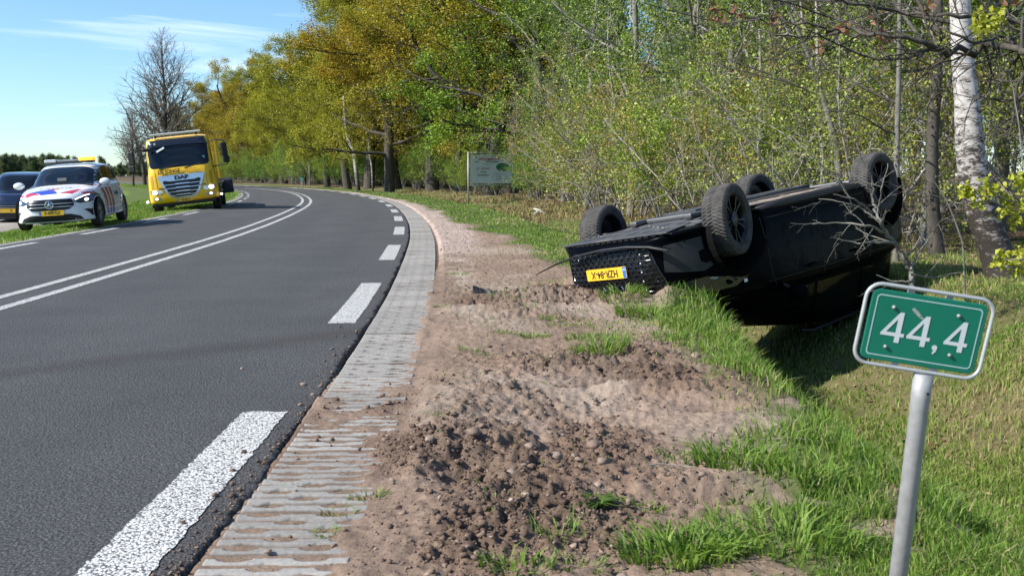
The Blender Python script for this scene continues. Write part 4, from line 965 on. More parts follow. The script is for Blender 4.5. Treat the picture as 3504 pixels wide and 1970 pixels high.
# limb of an oak whose trunk is beyond the right edge, with hanging dry leaves
Po = [None, dict(len=1.0, seg=6, wig=.16, up=.03, n=6, ang=42, ratio=.5, rr=.6, start=.12, taper=.35), dict(seg=4, wig=.2, up=.02, n=4, ang=40, ratio=.5, rr=.7, start=.2, taper=.5), dict(seg=2, wig=.2, up=0, n=0, ang=40, ratio=.4)]
Yo = 8.2; ft = at(4020, 600, Yo); ft.z = hz(ft.x, Yo) - .1
gl = limbs('overhanging_oak', 'oak at the right edge whose bare limbs reach in front of the white birch', 'tree',
      [[(3990, 380, 60), (3760, 250, 40), (3504, 176, 24), (3350, 172, 20), (3200, 158, 18), (3020, 112, 14), (2900, 105, 12), (2760, 88, 9), (2600, 66, 6), (2440, 30, 4)],
       [(3210, 160, 12), (3100, 200, 10), (2990, 205, 8), (2860, 150, 6), (2760, 100, 4)], [(3760, 250, 26), (3600, 110, 18), (3420, 60, 14), (3250, 55, 12), (3080, 40, 10), (2900, 10, 8), (2780, -20, 5)],
       [(3500, 176, 14), (3430, 120, 12), (3340, 150, 10), (3230, 100, 8), (3120, 30, 6)], [(3000, 110, 9), (2840, 60, 7), (2700, 10, 5), (2560, -20, 4)], [(2900, 106, 8), (2780, 130, 6), (2660, 120, 5), (2540, 90, 3)],
       [(3900, 330, 30), (3650, 300, 18), (3504, 330, 12), (3440, 345, 8), (3330, 330, 5)], [(2600, 66, 6), (2480, 80, 5), (2340, 50, 4), (2200, 10, 3)]],
      Yo, bark_dark, Po, 4.5, 22, foot=tuple(ft), yj=.35)
g0 = Grow(5); V, F = tubes([([np.zeros(3), np.array([-.05, 0, 1.0]), np.array(at(3990, 380, Yo)) - np.array(ft), np.array(at(3960, -300, Yo)) - np.array(ft), np.array(at(3900, -900, Yo)) - np.array(ft)], [.2, .15, .13, .11, .06], 0)], (12,))
link('trunk', np_mesh('tr', V, F, None, [bark_dark], smooth=True), None, gl)
dryleaf = leafmat('dry_oak_leaves', [(0, (.16, .07, .04)), (1, (.34, .18, .11))], .3, .8)
pp = []; 
for a, b in ((3180, 15), (2890, 112), (3010, 118), (2985, 55), (2440, 40), (2470, 55), (3020, 150), (2800, 165), (2520, 30), (2650, 60), (3450, 10)):
    c0 = np.array(at(a, b, Yo - .1)) - np.array(ft); pp.append(c0 + RNG.normal(0, .035, (7, 3)))
pp = np.concatenate(pp); link('dry_leaves', quads('dl', pp, RNG.uniform(.05, .085, len(pp)), RNG.random(len(pp)), dryleaf, bias=.1, fold=.2), None, gl)
# maple sapling with bright new leaves, right edge
ym = leafmat('new_maple_leaves', [(0, (.20, .24, .02)), (.5, (.40, .42, .04)), (1, (.58, .56, .12))], .4, .5)
Ym = 7.4; fm = at(3640, 1010, Ym); fm.z = hz(fm.x, Ym) - .05
spr = [(3385, 635), (3318, 665), (3300, 650), (3480, 610), (3500, 640), (3450, 690), (3440, 730), (3480, 760), (3500, 700), (3440, 878), (3470, 905), (3500, 930), (3420, 900), (3500, 870), (3395, 655), (3345, 690), (3365, 60), (3400, 95), (3350, 100), (3420, 60), (3560, 700), (3560, 820)]
ms = limbs('maple_sapling', 'sapling with bright yellow green new leaves at the right edge', 'tree',
      [[(3640, 1010, 14), (3600, 860, 12), (3560, 750, 10), (3520, 640, 8), (3500, 560, 5)], [(3570, 780, 8), (3480, 740, 6), (3420, 700, 5), (3330, 655, 3)], [(3600, 860, 7), (3500, 888, 5), (3430, 888, 3)], [(3540, 690, 6), (3450, 690, 4), (3385, 650, 3)], [(3500, 560, 5), (3470, 300, 4), (3400, 100, 3), (3360, 80, 2)]],
      Ym, bark_grey, [None, dict(len=.2, seg=3, wig=.2, up=.05, n=0, ang=40, ratio=.4)], 3, 23, foot=tuple(fm), yj=.15)
pp = np.concatenate([np.array(at(a, b, Ym)) - np.array(fm) + RNG.normal(0, .032, (34, 3)) for a, b in spr])
link('crown', quads('ml', pp, RNG.uniform(.03, .06, len(pp)), np.clip(RNG.normal(.55, .25, len(pp)), 0, 1), ym, bias=.2, aspect=.8, fold=.15), None, ms)
# heathery scrub on the verge in front of the wood
n = 9000; u5 = RNG.random(n)
x, y = sample(n, 16, 75, lambda y: xe(y) + 3.6 + u5 * 3.6, .6); k = fbm(x * .6, y * .5, 2, 131) > .42; x, y = x[k], y[k]
V, F, T = blades_mesh(x, y, height(x, y), RNG.uniform(.08, .26, len(x)), .006 + .0008 * y, RNG.random(len(x)), lean=.7)
tag(link('heath_scrub', np_mesh('hs', V, F, {'tone': T}, [leafmat('heath_stems', [(0, (.13, .07, .04)), (.5, (.26, .17, .10)), (.8, (.32, .30, .10)), (1, (.2, .27, .06))], .2, .8)])), kind='stuff')

# ================================================================== VEHICLES
def catmull(P, n):
    m = len(P); Pe = np.concatenate([[2 * P[0] - P[1]], P, [2 * P[-1] - P[-2]]]); s = np.linspace(0, m - 1, n); i = np.minimum(s.astype(int), m - 2); f = (s - i)[:, None, None]
    p0, p1, p2, p3 = Pe[i], Pe[i + 1], Pe[i + 2], Pe[i + 3]; T = .5
    m1 = (p2 - p0) * T; m2 = (p3 - p1) * T; f2 = f * f; f3 = f2 * f
    return (2 * f3 - 3 * f2 + 1) * p1 + (f3 - 2 * f2 + f) * m1 + (-2 * f3 + 3 * f2) * p2 + (f3 - f2) * m2
def ring(xf, xr, w, zf, zm=None, zr=None, n=4.5, nr=None, cnt=90):
    zm = zf if zm is None else zm; zr = zm if zr is None else zr
    ph = np.linspace(0, PI, 4001); c = np.cos(ph); s = np.sin(ph); nn = np.where(c > 0, n, nr or n)
    a = (xf - xr) / 2; x = (xf + xr) / 2 + a * np.sign(c) * np.abs(c) ** (2 / nn); y = w * np.abs(s) ** (2 / nn)
    L = np.concatenate([[0], np.cumsum(np.hypot(np.diff(x), np.diff(y)))]); q = np.linspace(0, L[-1], cnt); x = np.interp(q, L, x); y = np.interp(q, L, y); y[0] = y[-1] = 0
    t = (x - xr) / (xf - xr); z = zr * (1 - t) * (1 - 2 * t) + 4 * zm * t * (1 - t) + zf * t * (2 * t - 1)
    return np.stack([x, y, z], -1)
class Shell:
    def __init__(s, rings, nk=110, cnt=90, arches=(), arch_in=.5):
        R = np.array([ring(cnt=cnt, **r) for r in rings]); G_ = catmull(R, nk)           # nk,cnt,3
        M = G_[:, 1:-1][:, ::-1].copy(); M[..., 1] *= -1; full = np.concatenate([G_, M], 1); n = full.shape[1]
        s.V = full.reshape(-1, 3); i = np.arange(nk * n).reshape(nk, n); j = np.roll(i, -1, 1)
        F = np.stack([i[:-1], j[:-1], j[1:], i[1:]], -1).reshape(-1, 4)
        s.bvh = BVHTree.FromPolygons([tuple(v) for v in s.V], [tuple(f) for f in F])
        C = s.V[F].mean(1); cut = np.zeros(len(F), bool)
        for ax, az, ar in arches: cut |= (np.hypot(C[:, 0] - ax, C[:, 2] - az) < ar) & (np.abs(C[:, 1]) > arch_in) & (C[:, 2] < az + ar)
        s.F = F[~cut]
        # cap under and roof
        s.caps = [tuple(i[0][::-1]), tuple(i[-1])]
    def build(s, name, m, parent):
        me = bpy.data.meshes.new('tmp_' + name); me.from_pydata([tuple(v) for v in s.V], [], [tuple(f) for f in s.F] + [c for c in s.caps]); me.update()
        return link(name, me, m, parent, smooth=True)
    def hit(s, o, d):
        h = s.bvh.ray_cast(Vector(o), Vector(d)); return h[0], h[1]
    def patch(s, name, poly, O, ux, uy, m, parent, off=.004, step=.05, holes=(), smooth=True, thick=0.):
        """polygon drawn on plane (O,ux,uy), cast along -normal onto the shell"""
        O = Vector(O); ux = Vector(ux).normalized(); uy = Vector(uy).normalized(); nn = ux.cross(uy).normalized(); uy = nn.cross(ux)
        B = []
        for a, b in zip(poly, poly[1:] + poly[:1]):
            k = max(1, int(math.hypot(b[0] - a[0], b[1] - a[1]) / step)); B += [(a[0] + (b[0] - a[0]) * q / k, a[1] + (b[1] - a[1]) * q / k) for q in range(k)]
        P = np.array(B); x0, y0 = P.min(0); x1, y1 = P.max(0); I = []
        def inside(x, y):
            c = False; j = len(B) - 1
            for i in range(len(B)):
                if (B[i][1] > y) != (B[j][1] > y) and x < (B[j][0] - B[i][0]) * (y - B[i][1]) / (B[j][1] - B[i][1]) + B[i][0]: c = not c
                j = i
            return c
        for gx in np.arange(x0 + step / 2, x1, step):
            for gy in np.arange(y0 + step / 2, y1, step):
                if inside(gx, gy) and np.min(np.hypot(P[:, 0] - gx, P[:, 1] - gy)) > step * .45: I.append((gx, gy))
        pts = [Vector(p) for p in B + I]
        r = delaunay_2d_cdt(pts, [], [list(range(len(B)))], 1, 1e-5); vs = []; ok = []
        for p in r[0]:
            o = O + ux * p.x + uy * p.y; h, nr = s.hit(o + nn * 1.5, -nn)
            if h is None: vs.append(o); ok.append(False)
            else: vs.append(h + (nr if nr.dot(nn) > 0 else -nr) * off * .5 + nn * off * .5); ok.append(True)
        fs = [tuple(f) for f in r[2] if all(ok[i] for i in f)]
        me = bpy.data.meshes.new('tmp_' + name); me.from_pydata(vs, [], fs); me.update()
        return link(name, me, m, parent, smooth=smooth)
    def path(s, pts, O, ux, uy, off=.004, step=.04):
        O = Vector(O); ux = Vector(ux).normalized(); uy = Vector(uy).normalized(); nn = ux.cross(uy).normalized(); uy = nn.cross(ux); o = []
        for a, b in zip(pts, pts[1:]):
            k = max(1, int(math.hypot(b[0] - a[0], b[1] - a[1]) / step))
            for q in range(k + (b is pts[-1])):
                x = a[0] + (b[0] - a[0]) * q / k; y = a[1] + (b[1] - a[1]) * q / k; h, nr = s.hit(O + ux * x + uy * y + nn * 1.5, -nn)
                if h is not None: o.append(h + nn * off)
        return o
FR = ((1.6, 0, 0), (0, 1, 0), (0, 0, 1))                  # front view: u=y, v=z
LS = ((0, 1.5, 0), (-1, 0, 0), (0, 0, 1))                 # left side: u=-x, v=z
RS_ = ((0, -1.5, 0), (1, 0, 0), (0, 0, 1))                # right side: u=x, v=z
TP = ((0, 0, 2.2), (0, 1, 0), (-1, 0, 0))                 # top, u=y, v=-x
BK = ((-5, 0, 0), (0, -1, 0), (0, 0, 1))
def side(p, left): return [(-x, z) for x, z in p] if left else [(x, z) for x, z in p]
def SD(left): return LS if left else RS_

rubber = mat('tyre_rubber', rough=.8, spec=.3); N, L, b = nodes(rubber)
rn = noise_node(rubber, 14, 5, .6); L.new(ramp(rubber, rn.outputs[0], [(.35, (.04, .038, .036)), (.7, (.085, .08, .075))]), b.inputs['Base Color'])
black_pl = weathered('black_plastic', (.018, .018, .019), .55, .25, 20, spec=.4)
dark_glass = mat('dark_glass', (.006, .010, .016), .05, 0, .38, 0)
chrome = mat('chrome', (.75, .76, .78), .12, 1.)
plate_y = weathered('plate_yellow', (.86, .50, .03), .45, .06, 30)
plate_b = mat('plate_blue', (.03, .15, .55), .45)
ink = mat('ink_black', (.012, .012, .012), .5)
lamp_on = mat('lamp_lit', (.9, .9, .85), .2, emis=(1, .96, .85), estr=3)
lamp_soft = mat('lamp_clear', (.55, .56, .56), .12, .6, coat=.8)
lamp_or = mat('indicator_orange', (.85, .22, .03), .3)
def tyre_mesh(R, w, rin, nT=60, depth=.014, nth=360):
    hw = w / 2
    prof = [(rin, -hw * .82), (rin + .015, -hw * .93), (rin + (R - rin) * .5, -hw * 1.0), (R - .035, -hw * .97), (R - .014, -hw * .88)]
    tr = [(R - .004 * (abs(q) ** 3) * 1.6, q * hw * .84) for q in np.linspace(-1, 1, 17)]
    prof = prof + tr + [(r, -y) for r, y in prof[::-1]]; prof = np.array(prof)
    th = np.arange(nth) * 2 * PI / nth; r = prof[:, 0][None] + np.zeros((nth, 1)); y = prof[:, 1][None] + np.zeros((nth, 1))
    v = y / (hw * .84); on = (np.abs(v) <= 1.06)
    ph = (th[:, None] * nT / (2 * PI) + 1.5 * np.abs(v) ** 1.2 + .5 * (v > 0)) % 1
    gr = (ph < .30) & on
    gr = gr | (on & (np.abs(np.abs(v) - .03) < .05)) 
    r = r - depth * gr
    V = np.stack([r * np.cos(th)[:, None], y, r * np.sin(th)[:, None]], -1); n, m = r.shape
    i = np.arange(n * m).reshape(n, m); j = np.roll(i, -1, 0)
    F = np.stack([i[:, :-1], i[:, 1:], j[:, 1:], j[:, :-1]], -1).reshape(-1, 4)
    return np_mesh('tyre', V.reshape(-1, 3), F, None, [rubber])
def wheel(parent, c, R, w, rin, outer, style, tm, hubm, steer=0.):
    """outer: +1 when the face looks to +y"""
    t = bpy.data.objects.new('wheel', None); COL.objects.link(t); t.parent = parent; t.location = c
    t.rotation_euler = (0, random.random() * 6, (PI if outer < 0 else 0) + steer)
    link('tyre', tm, rubber, t, smooth=False)
    b = MB(); hw = w / 2
    b.lathe([(rin + .008, -hw * .8), (rin - .012, -hw * .7), (rin - .03, -hw * .3), (rin - .03, hw * .55), (rin - .008, hw * .80), (rin + .008, hw * .83)], (0, 0, 0), 'y', 48)
    b.lathe([(rin - .03, -hw * .1), (.12, -.01), (.09, .01), (0.001, .01)], (0, 0, 0), 'y', 32)
    b.build('rim', hubm[0], t, True)
    s = MB(); e = MB(); yo = hw * .66
    if style == 'petal':
        for k in range(5):
            a0 = k * 2 * PI / 5
            P = lambda r, a, y=yo: (r * math.cos(a0 + a), y - .025 * (1 - r / rin), r * math.sin(a0 + a))
            lp = [P(.055, -.35), P(rin * .55, -.13), P(rin * .96, -.20), P(rin * .97, 0), P(rin * .96, .20), P(rin * .55, .13), P(.055, .35)]
            s.add([P(.05, -.5), P(rin * .5, -.20), P(rin * .98, -.27), P(rin * .98, -.19), P(rin * .5, -.10), P(.05, -.2)], [(0, 1, 2, 3, 4, 5)])
            s.add([P(.05, .2), P(rin * .5, .10), P(rin * .98, .19), P(rin * .98, .27), P(rin * .5, .20), P(.05, .5)], [(0, 1, 2, 3, 4, 5)])
            e.tube([P(.06, .27, yo + .002), P(rin * .5, .155, yo + .002), P(rin * .95, .225, yo + .002), P(rin * .96, .16, yo + .002)], .0035, 4)
            e.tube([P(.06, -.27, yo + .002), P(rin * .5, -.155, yo + .002), P(rin * .95, -.225, yo + .002), P(rin * .96, -.16, yo + .002)], .0035, 4)
    else:
        for k in range(9):
            a0 = k * 2 * PI / 9; P = lambda r, a, y=yo: (r * math.cos(a0 + a), y - .02 * (1 - r / rin), r * math.sin(a0 + a))
            s.add([P(.04, -.5), P(rin * .5, -.20), P(rin * .97, -.23), P(rin * .97, .23), P(rin * .5, .20), P(.04, .5)], [(0, 1, 2, 3, 4, 5)])
    s.lathe([(.075, yo - .03), (.07, yo - .005), (.03, yo + .004), (.001, yo + .006)], (0, 0, 0), 'y', 20)
    o = s.build('spokes', hubm[1], t); md = o.modifiers.new('solid', 'SOLIDIFY'); md.thickness = .012; md.offset = 0
    if e.v: e.build('spoke_edges', hubm[2], t)
    return t
def plate(parent, text, O, ux, uy, w=.52, h=.11, ts=.098, tsx=.82):
    b = MB(); b.prism(rrect(w, h, .012), O, ux, uy, .006); p = b.build('number_plate', plate_y, parent, bevel=0)
    nn = Vector(ux).cross(Vector(uy)).normalized()
    put_text(text, ts, Vector(O) + Vector(ux) * .022 + nn * .0012, ux, uy, ink, p, extrude=.0008, bold=.0016, sx=tsx)
    MB().prism([(-w / 2 + .004, -h / 2 + .004), (-w / 2 + .046, -h / 2 + .004), (-w / 2 + .046, h / 2 - .004), (-w / 2 + .004, h / 2 - .004)], Vector(O) + nn * .001, ux, uy, .002).build('country_band', plate_b, p)
    put_text('NL', .026, Vector(O) - Vector(ux) * (w / 2 - .025) - Vector(uy) * h * .25 + nn * .0016, ux, uy, mat('white_ink', (.8, .8, .8), .5), p, name='country_code', extrude=.0006)
    return p
def arch_liners(parent, arches, w, m=None):
    for ax, az, ar in arches:
        for sg in (1, -1):
            b = MB(); n = 20; k = []
            for i in range(n + 1):
                a = -.25 + (PI + .5) * i / n
                b.v += [(ax + ar * math.cos(a), sg * (w - .012), az + ar * math.sin(a)), (ax + ar * .98 * math.cos(a), sg * (w - .42), az + ar * .98 * math.sin(a))]
            b.f += [(2 * i, 2 * i + 2, 2 * i + 3, 2 * i + 1) for i in range(n)]
            k = len(b.v); b.v.append((ax, sg * (w - .42), az)); b.f += [(2 * i + 1, 2 * i + 3, k) for i in range(n)]
            b.build('wheel_arch_liner', m or mat('liner_black', (.006, .006, .006), .9, spec=.1), parent)
def arch_lips(sh, parent, arches, m, wd=.035, off=.006):
    for ax, az, ar in arches:
        for left in (True, False):
            o = [(ax + (ar + wd) * math.cos(a), az + (ar + wd) * math.sin(a)) for a in np.linspace(-.1, PI + .1, 26)]; i = [(ax + (ar - .012) * math.cos(a), az + (ar - .012) * math.sin(a)) for a in np.linspace(PI + .1, -.1, 26)]
            sh.patch('wheel_arch', side(o + i, left), *SD(left), m, parent, off, .06)
def mirror(parent, p, sg, shellm, size=(.10, .21, .15)):
    b = MB(); x, y, z = p; b.lathe([(.001, -.5), (.30, -.48), (.47, -.35), (.5, 0), (.44, .35), (.3, .46), (.001, .5)], (0, 0, 0), 'x', 18)
    b.v = [(x + v[0] * size[0], y + v[1] * size[1], z + v[2] * size[2]) for v in b.v]
    o = b.build('wing_mirror', shellm, parent, True)
    MB().tube([(x, y - sg * .08, z - size[2] * .35), (x + .02, y - sg * .19, z - size[2] * .75)], .018, 6).build('mirror_arm', black_pl, o)
    MB().prism(rrect(.17, .11, .03), (x - size[0] * .5 - .002, y, z), (0, -1, 0), (0, 0, 1), .003).build('mirror_glass', chrome, o)
    return o

# ------------------------------------------------------------------ overturned SUV
CR = Euler((math.radians(-171.4), math.radians(6.9), math.radians(-137.9)), 'XYZ')
suv = thing('overturned_car', 'black car lying on its roof in the ditch with its wheels in the air', 'car', (1.48, 9.91, .91)); suv.rotation_euler = CR
bl = mat('black_paint', (.0015, .002, .003), .28, 0, .02, .0); N, L, b = nodes(bl)
dn = noise_node(bl, 5, 7, .7); L.new(mixc(bl, ramp(bl, dn.outputs[0], [(.56, 0.), (.78, .5)]), (.0015, .002, .003), (.006, .005, .0045)), b.inputs['Base Color']); L.new(ramp(bl, dn.outputs[0], [(.5, .22), (.75, .6)]), b.inputs['Roughness'])
AR = [(0, .36, .415), (-2.82, .36, .415)]
rs = [dict(xf=.66, xr=-3.45, w=.80, zf=.25, zm=.20, zr=.30, n=7), dict(xf=.80, xr=-3.60, w=.90, zf=.27, zm=.25, zr=.34, n=6), dict(xf=.87, xr=-3.68, w=.935, zf=.36, zm=.36, zr=.45, n=4.2, nr=4), dict(xf=.90, xr=-3.70, w=.945, zf=.56, zm=.6, zr=.6, n=3.8, nr=4),
      dict(xf=.885, xr=-3.68, w=.94, zf=.76, zm=.80, zr=.85, n=3.6, nr=4), dict(xf=.80, xr=-3.64, w=.925, zf=.90, zm=1.0, zr=1.0, n=3.4, nr=4), dict(xf=.55, xr=-3.56, w=.87, zf=.98, zm=1.06, zr=1.1, n=3.4), dict(xf=-.42, xr=-3.46, w=.82, zf=1.08, zm=1.10, zr=1.16, n=3.6),
      dict(xf=-.85, xr=-3.32, w=.755, zf=1.34, zm=1.36, zr=1.4, n=4), dict(xf=-1.25, xr=-3.12, w=.66, zf=1.53, zm=1.59, zr=1.55, n=4), dict(xf=-1.5, xr=-2.9, w=.42, zf=1.6, zm=1.655, zr=1.6, n=4), dict(xf=-1.8, xr=-2.6, w=.05, zf=1.655, zm=1.66, zr=1.65, n=4)]
sh = Shell(rs, arches=[(a, z - .02, r) for a, z, r in AR], arch_in=.52); sh.build('body_shell', bl, suv)
arch_liners(suv, AR, .93); arch_lips(sh, suv, AR, bl)
gl_ = mat('tinted_glass', (.003, .004, .004), .08, 0, .12)
sh.patch('windscreen', [(-.70, .02), (-.58, .88), (.58, .88), (.70, .02)][::-1], (-.42, 0, 1.08), (0, 1, 0), (-.83, 0, .45), gl_, suv, .004)
for lf in (True, False):
    for poly in ([(-.62, 1.10), (-1.3, 1.12), (-1.3, 1.48), (-1.05, 1.46)], [(-1.36, 1.12), (-2.2, 1.14), (-2.2, 1.5), (-1.36, 1.49)], [(-2.26, 1.14), (-2.95, 1.17), (-2.7, 1.45), (-2.26, 1.49)]):
        sh.patch('side_window', side(poly, lf), *SD(lf), gl_, suv, .004, .08)
    for ln in ([(-.35, .3), (-.42, .9), (-.55, 1.08)], [(-1.33, .25), (-1.33, 1.1)], [(-2.25, 1.1), (-2.35, .75), (-2.2, .45)], [(-.4, .32), (-2.3, .32)], [(-.35, .93), (-2.9, .99)]):
        P = sh.path(side(ln, lf), *SD(lf), off=.001)
        if len(P) > 1: MB().tube(P, .004, 4).build('panel_gap', ink, suv)
    for hx in (-1.1, -2.0):
        P = sh.path(side([(hx - .1, .90), (hx + .1, .90)], lf), *SD(lf), off=.028); MB().tube(P, .013, 6).build('door_handle', bl, suv, True)
    sg = 1 if lf else -1
    mirror(suv, (-.62, sg * 1.03, 1.10), sg, bl, (.12, .24, .17))
    sh.patch('headlight', [(sg * .50, .84), (sg * .56, .74), (sg * .80, .72), (sg * .90, .80), (sg * .86, .88)][::sg], *FR, mat('dark_lamp_glass', (.02, .022, .025), .05, coat=1.), suv, .005)
    sh.patch('side_air_intake', [(sg * .60, .60), (sg * .62, .36), (sg * .82, .34), (sg * .86, .62), (sg * .80, .66)][::sg], *FR, black_pl, suv, .004)
    MB().tube([(-1.2, sg * .62, 1.60), (-1.4, sg * .62, 1.65), (-2.8, sg * .60, 1.66), (-3.0, sg * .6, 1.60)], .016, 6).build('roof_rail', black_pl, suv, True)
sh.patch('bonnet', [(-.7, -.5), (-.62, -.1), (-.60, .34), (.60, .34), (.62, -.1), (.7, -.5)], (0, 0, 2.2), (0, 1, 0), (-1, 0, 0), bl, suv, .003, .09)
# grille
gm2 = mat('grille_black', (.006, .006, .007), .3, 0, .4)
gp = [(-.52, .80), (-.60, .70), (-.52, .40), (-.44, .34), (.44, .34), (.52, .40), (.60, .70), (.52, .80)]
gr = sh.patch('grille', gp, *FR, gm2, suv, .003)
hexm = mat('grille_gloss', (.012, .012, .014), .12, 0, .7, .5)
def ins(P, x, y):
    c = False; j = len(P) - 1
    for i in range(len(P)):
        if (P[i][1] > y) != (P[j][1] > y) and x < (P[j][0] - P[i][0]) * (y - P[i][1]) / (P[j][1] - P[i][1]) + P[i][0]: c = not c
        j = i
    return c
hb = MB(); glints = MB(); cw, chh = .075, .042
for r_ in range(11):
    for c_ in range(-8, 9):
        cx = c_ * cw + (cw / 2 if r_ % 2 else 0); cz = .36 + r_ * chh
        if not ins(gp, cx * 1.03, cz): continue
        hx = [(cx + a * cw * .62, cz + q * chh * .62) for a, q in ((-.78, 0), (-.5, .78), (.5, .78), (.78, 0), (.5, -.78), (-.5, -.78), (-.78, 0))]
        P = sh.path(hx, *FR, off=.014, step=.2)
        if len(P) >= 6: hb.tube(P, .0042, 4)
        if abs(cx + .41) < .03 and .34 < cz < .84:
            glints.box((P[0].x + .004, cx, cz), (.006, .014, .012))  # bright little boxes imitate sun glints at the grille edge
hb.build('honeycomb_insert', hexm, gr); glints.build('painted_glints', mat('glint_white', (.8, .8, .8), .25, .3), gr)
plate(suv, 'HZR-84-X', (.925, 0, .548), (0, 1, 0), (0, 0, 1))
for k in range(4):
    ctr = (.905, -.118 + k * .079, .725); b = MB()
    b.tube([(ctr[0], ctr[1] + .052 * math.cos(a), ctr[2] + .052 * math.sin(a)) for a in np.linspace(0, 2 * PI, 25)[:-1]], .0055, 6, closed=True); b.build('badge_ring', chrome, gr, True)
P = sh.path(gp + [gp[0]], *FR, off=.008); MB().tube(P, .007, 5).build('grille_surround', hexm, gr, True)
# torn bumper strip, hanging off the lower front edge
tgrey = weathered('undertray_plastic', (.055, .057, .062), .6, .35, 9, spec=.5, bumpd=.004, dirt=((.17, .145, .12), .52, .8))
strip = [(.83, -.72, .40), (.90, -.55, .34), (.94, -.3, .31), (.96, .0, .31), (.98, .3, .335), (.98, .6, .385), (.97, .82, .44), (.95, .96, .48)]
b = MB()
for i, p in enumerate(strip):
    h_ = .017 * (1 - .6 * max(0, i - 5) / 2); b.v += [(p[0], p[1], p[2] + h_), (p[0] + .012, p[1], p[2]), (p[0] - .05, p[1], p[2] - h_ * .5), (p[0] - .02, p[1], p[2] + h_ * .4)]
b.f += [tuple(4 * i + q for q in (a, (a + 1) % 4)) + tuple(4 * (i + 1) + q for q in ((a + 1) % 4, a)) for i in range(len(strip) - 1) for a in range(4)] + [(0, 1, 2, 3), (31, 30, 29, 28)]
o = b.build('torn_bumper_strip', black_pl, suv, True); o['label'] = 'long torn trim strip sticking out past the front corner'
# lower front: honeycomb intake facing down and its lip
b = MB()
for r_ in range(3):
    for c_ in range(-9, 10): 
        cx = c_ * .075 + (.037 if r_ % 2 else 0); x0 = .80 - r_ * .04 - .10 * (abs(cx) / .7) ** 3
        b.box((x0, cx, .262 - r_ * .004), (.026, .055, .012))
b.build('lower_intake_mesh', hexm, suv)
# undertray panels (bottom side is z low)
def tray(name, x0, x1, w0, w1, z0, z1, m, ribs=(), th=.015, bev=.006):
    b = MB(); b.add([(x0, -w0, z0), (x0, w0, z0), (x1, w1, z1), (x1, -w1, z1), (x0, -w0, z0 + th), (x0, w0, z0 + th), (x1, w1, z1 + th), (x1, -w1, z1 + th)], [(0, 1, 2, 3), (4, 7, 6, 5), (0, 4, 5, 1), (1, 5, 6, 2), (2, 6, 7, 3), (3, 7, 4, 0)])
    for (a, c, d, e) in ribs:
        fx = lambda x: z0 + (z1 - z0) * (x - x0) / (x1 - x0)
        b.tube([(a, c, fx(a) + .001), (d, e, fx(d) + .001)], .008, 5)
    return b.build(name, m, suv, bevel=bev)
tray('front_undertray', .78, -.02, .70, .50, .236, .205, tgrey, [(.66, y_, .46, y_ * .95) for y_ in (-.5, -.3, -.1, .1, .3, .5)] + [(.40, -.62, .40, .62)] + [(.32, y_, .12, y_ * .9) for y_ in (-.45, -.22, 0, .22, .45)])
tray('transition_flap', .0, -.42, .48, .52, .20, .185, tgrey, [(-.05, y_, -.3, y_) for y_ in (-.4, -.2, .2, .4)])
dustm = weathered('dusty_underbody', (.22, .19, .155), .85, .3, 6, bumpd=.006, dirt=((.36, .27, .20), .48, .7))
tray('tunnel_cover', -.3, -2.45, .22, .22, .125, .14, tgrey, [(-.6, y_, -2.2, y_) for y_ in (-.14, .14)], .08)
for sg in (1, -1):
    tray('floor_panel', -.5, -2.35, .30, .30, .178, .20, tgrey if sg > 0 else dustm, [(-.6, -.2, -2.2, -.2), (-.6, .05, -2.2, .05), (-.6, .22, -2.2, .22), (-1.2, -.25, -1.2, .25), (-1.8, -.25, -1.8, .25)]).location = (0, sg * .40, 0)
    b = MB(); b.tube([(-.42, sg * .86, .225), (-.8, sg * .875, .215), (-2.0, sg * .875, .225), (-2.38, sg * .86, .245)], [.03, .045, .045, .03], 8); b.build('sill_strip', black_pl, suv, True)
    MB().box((.06, sg * .60, .245), (.34, .16, .05), (0, .1, sg * .2)).box((.30, sg * .62, .235), (.16, .2, .02)).build('wheel_deflector', tgrey, suv, bevel=.008)
    MB().tube([(.05, sg * .28, .23), (-.02, sg * .5, .26), (0, sg * .68, .28)], [.028, .024, .02], 8).tube([(-.28, sg * .3, .22), (-.14, sg * .5, .25), (0, sg * .68, .28)], [.026, .022, .018], 8).build('control_arm', mat('cast_metal', (.16, .16, .16), .5, .7), suv, True)
    MB().tube([(-2.5, sg * .30, .24), (-2.8, sg * .5, .25), (-2.82, sg * .68, .28)], [.035, .03, .02], 8).box((-2.72, sg * .47, .235), (.34, .20, .035), (0, 0, sg * .3)).build('rear_arm', mat('cast_metal'), suv, bevel=.004)
    MB().box((-2.40, sg * .58, .215), (.22, .26, .05), (0, .2, 0)).box((-2.28, sg * .66, .20), (.06, .10, .06)).build('arm_cover', tgrey, suv, bevel=.008)
MB().tube([(-.4, 0, .20), (-1.2, .03, .19), (-2.1, .0, .20), (-2.6, .1, .24)], .034, 10).build('exhaust_pipe', mat('exhaust_steel', (.32, .29, .25), .45, .8), suv, True)
MB().box((-3.1, 0, .27), (.42, .9, .14)).build('rear_silencer', mat('exhaust_steel'), suv, bevel=.04)
for y_, z_ in ((-.30, .165), (.34, .165)):
    MB().tube([(-.35, y_, z_), (-1.0, y_ * 1.05, z_ + .004), (-1.9, y_, z_ + .01), (-2.5, y_ * .8, z_ + .03)], .011, 6).build('brake_line', mat('exhaust_steel'), suv, True)
MB().box((-.22, 0, .17), (.16, 1.0, .05)).box((-.12, .36, .165), (.30, .10, .05)).box((-.12, -.36, .165), (.30, .10, .05)).build('subframe', mat('cast_metal'), suv, bevel=.015)
MB().box((-2.62, 0, .20), (.14, 1.0, .06)).box((-2.98, 0, .22), (.12, .9, .06)).build('rear_subframe', mat('cast_metal'), suv, bevel=.015)
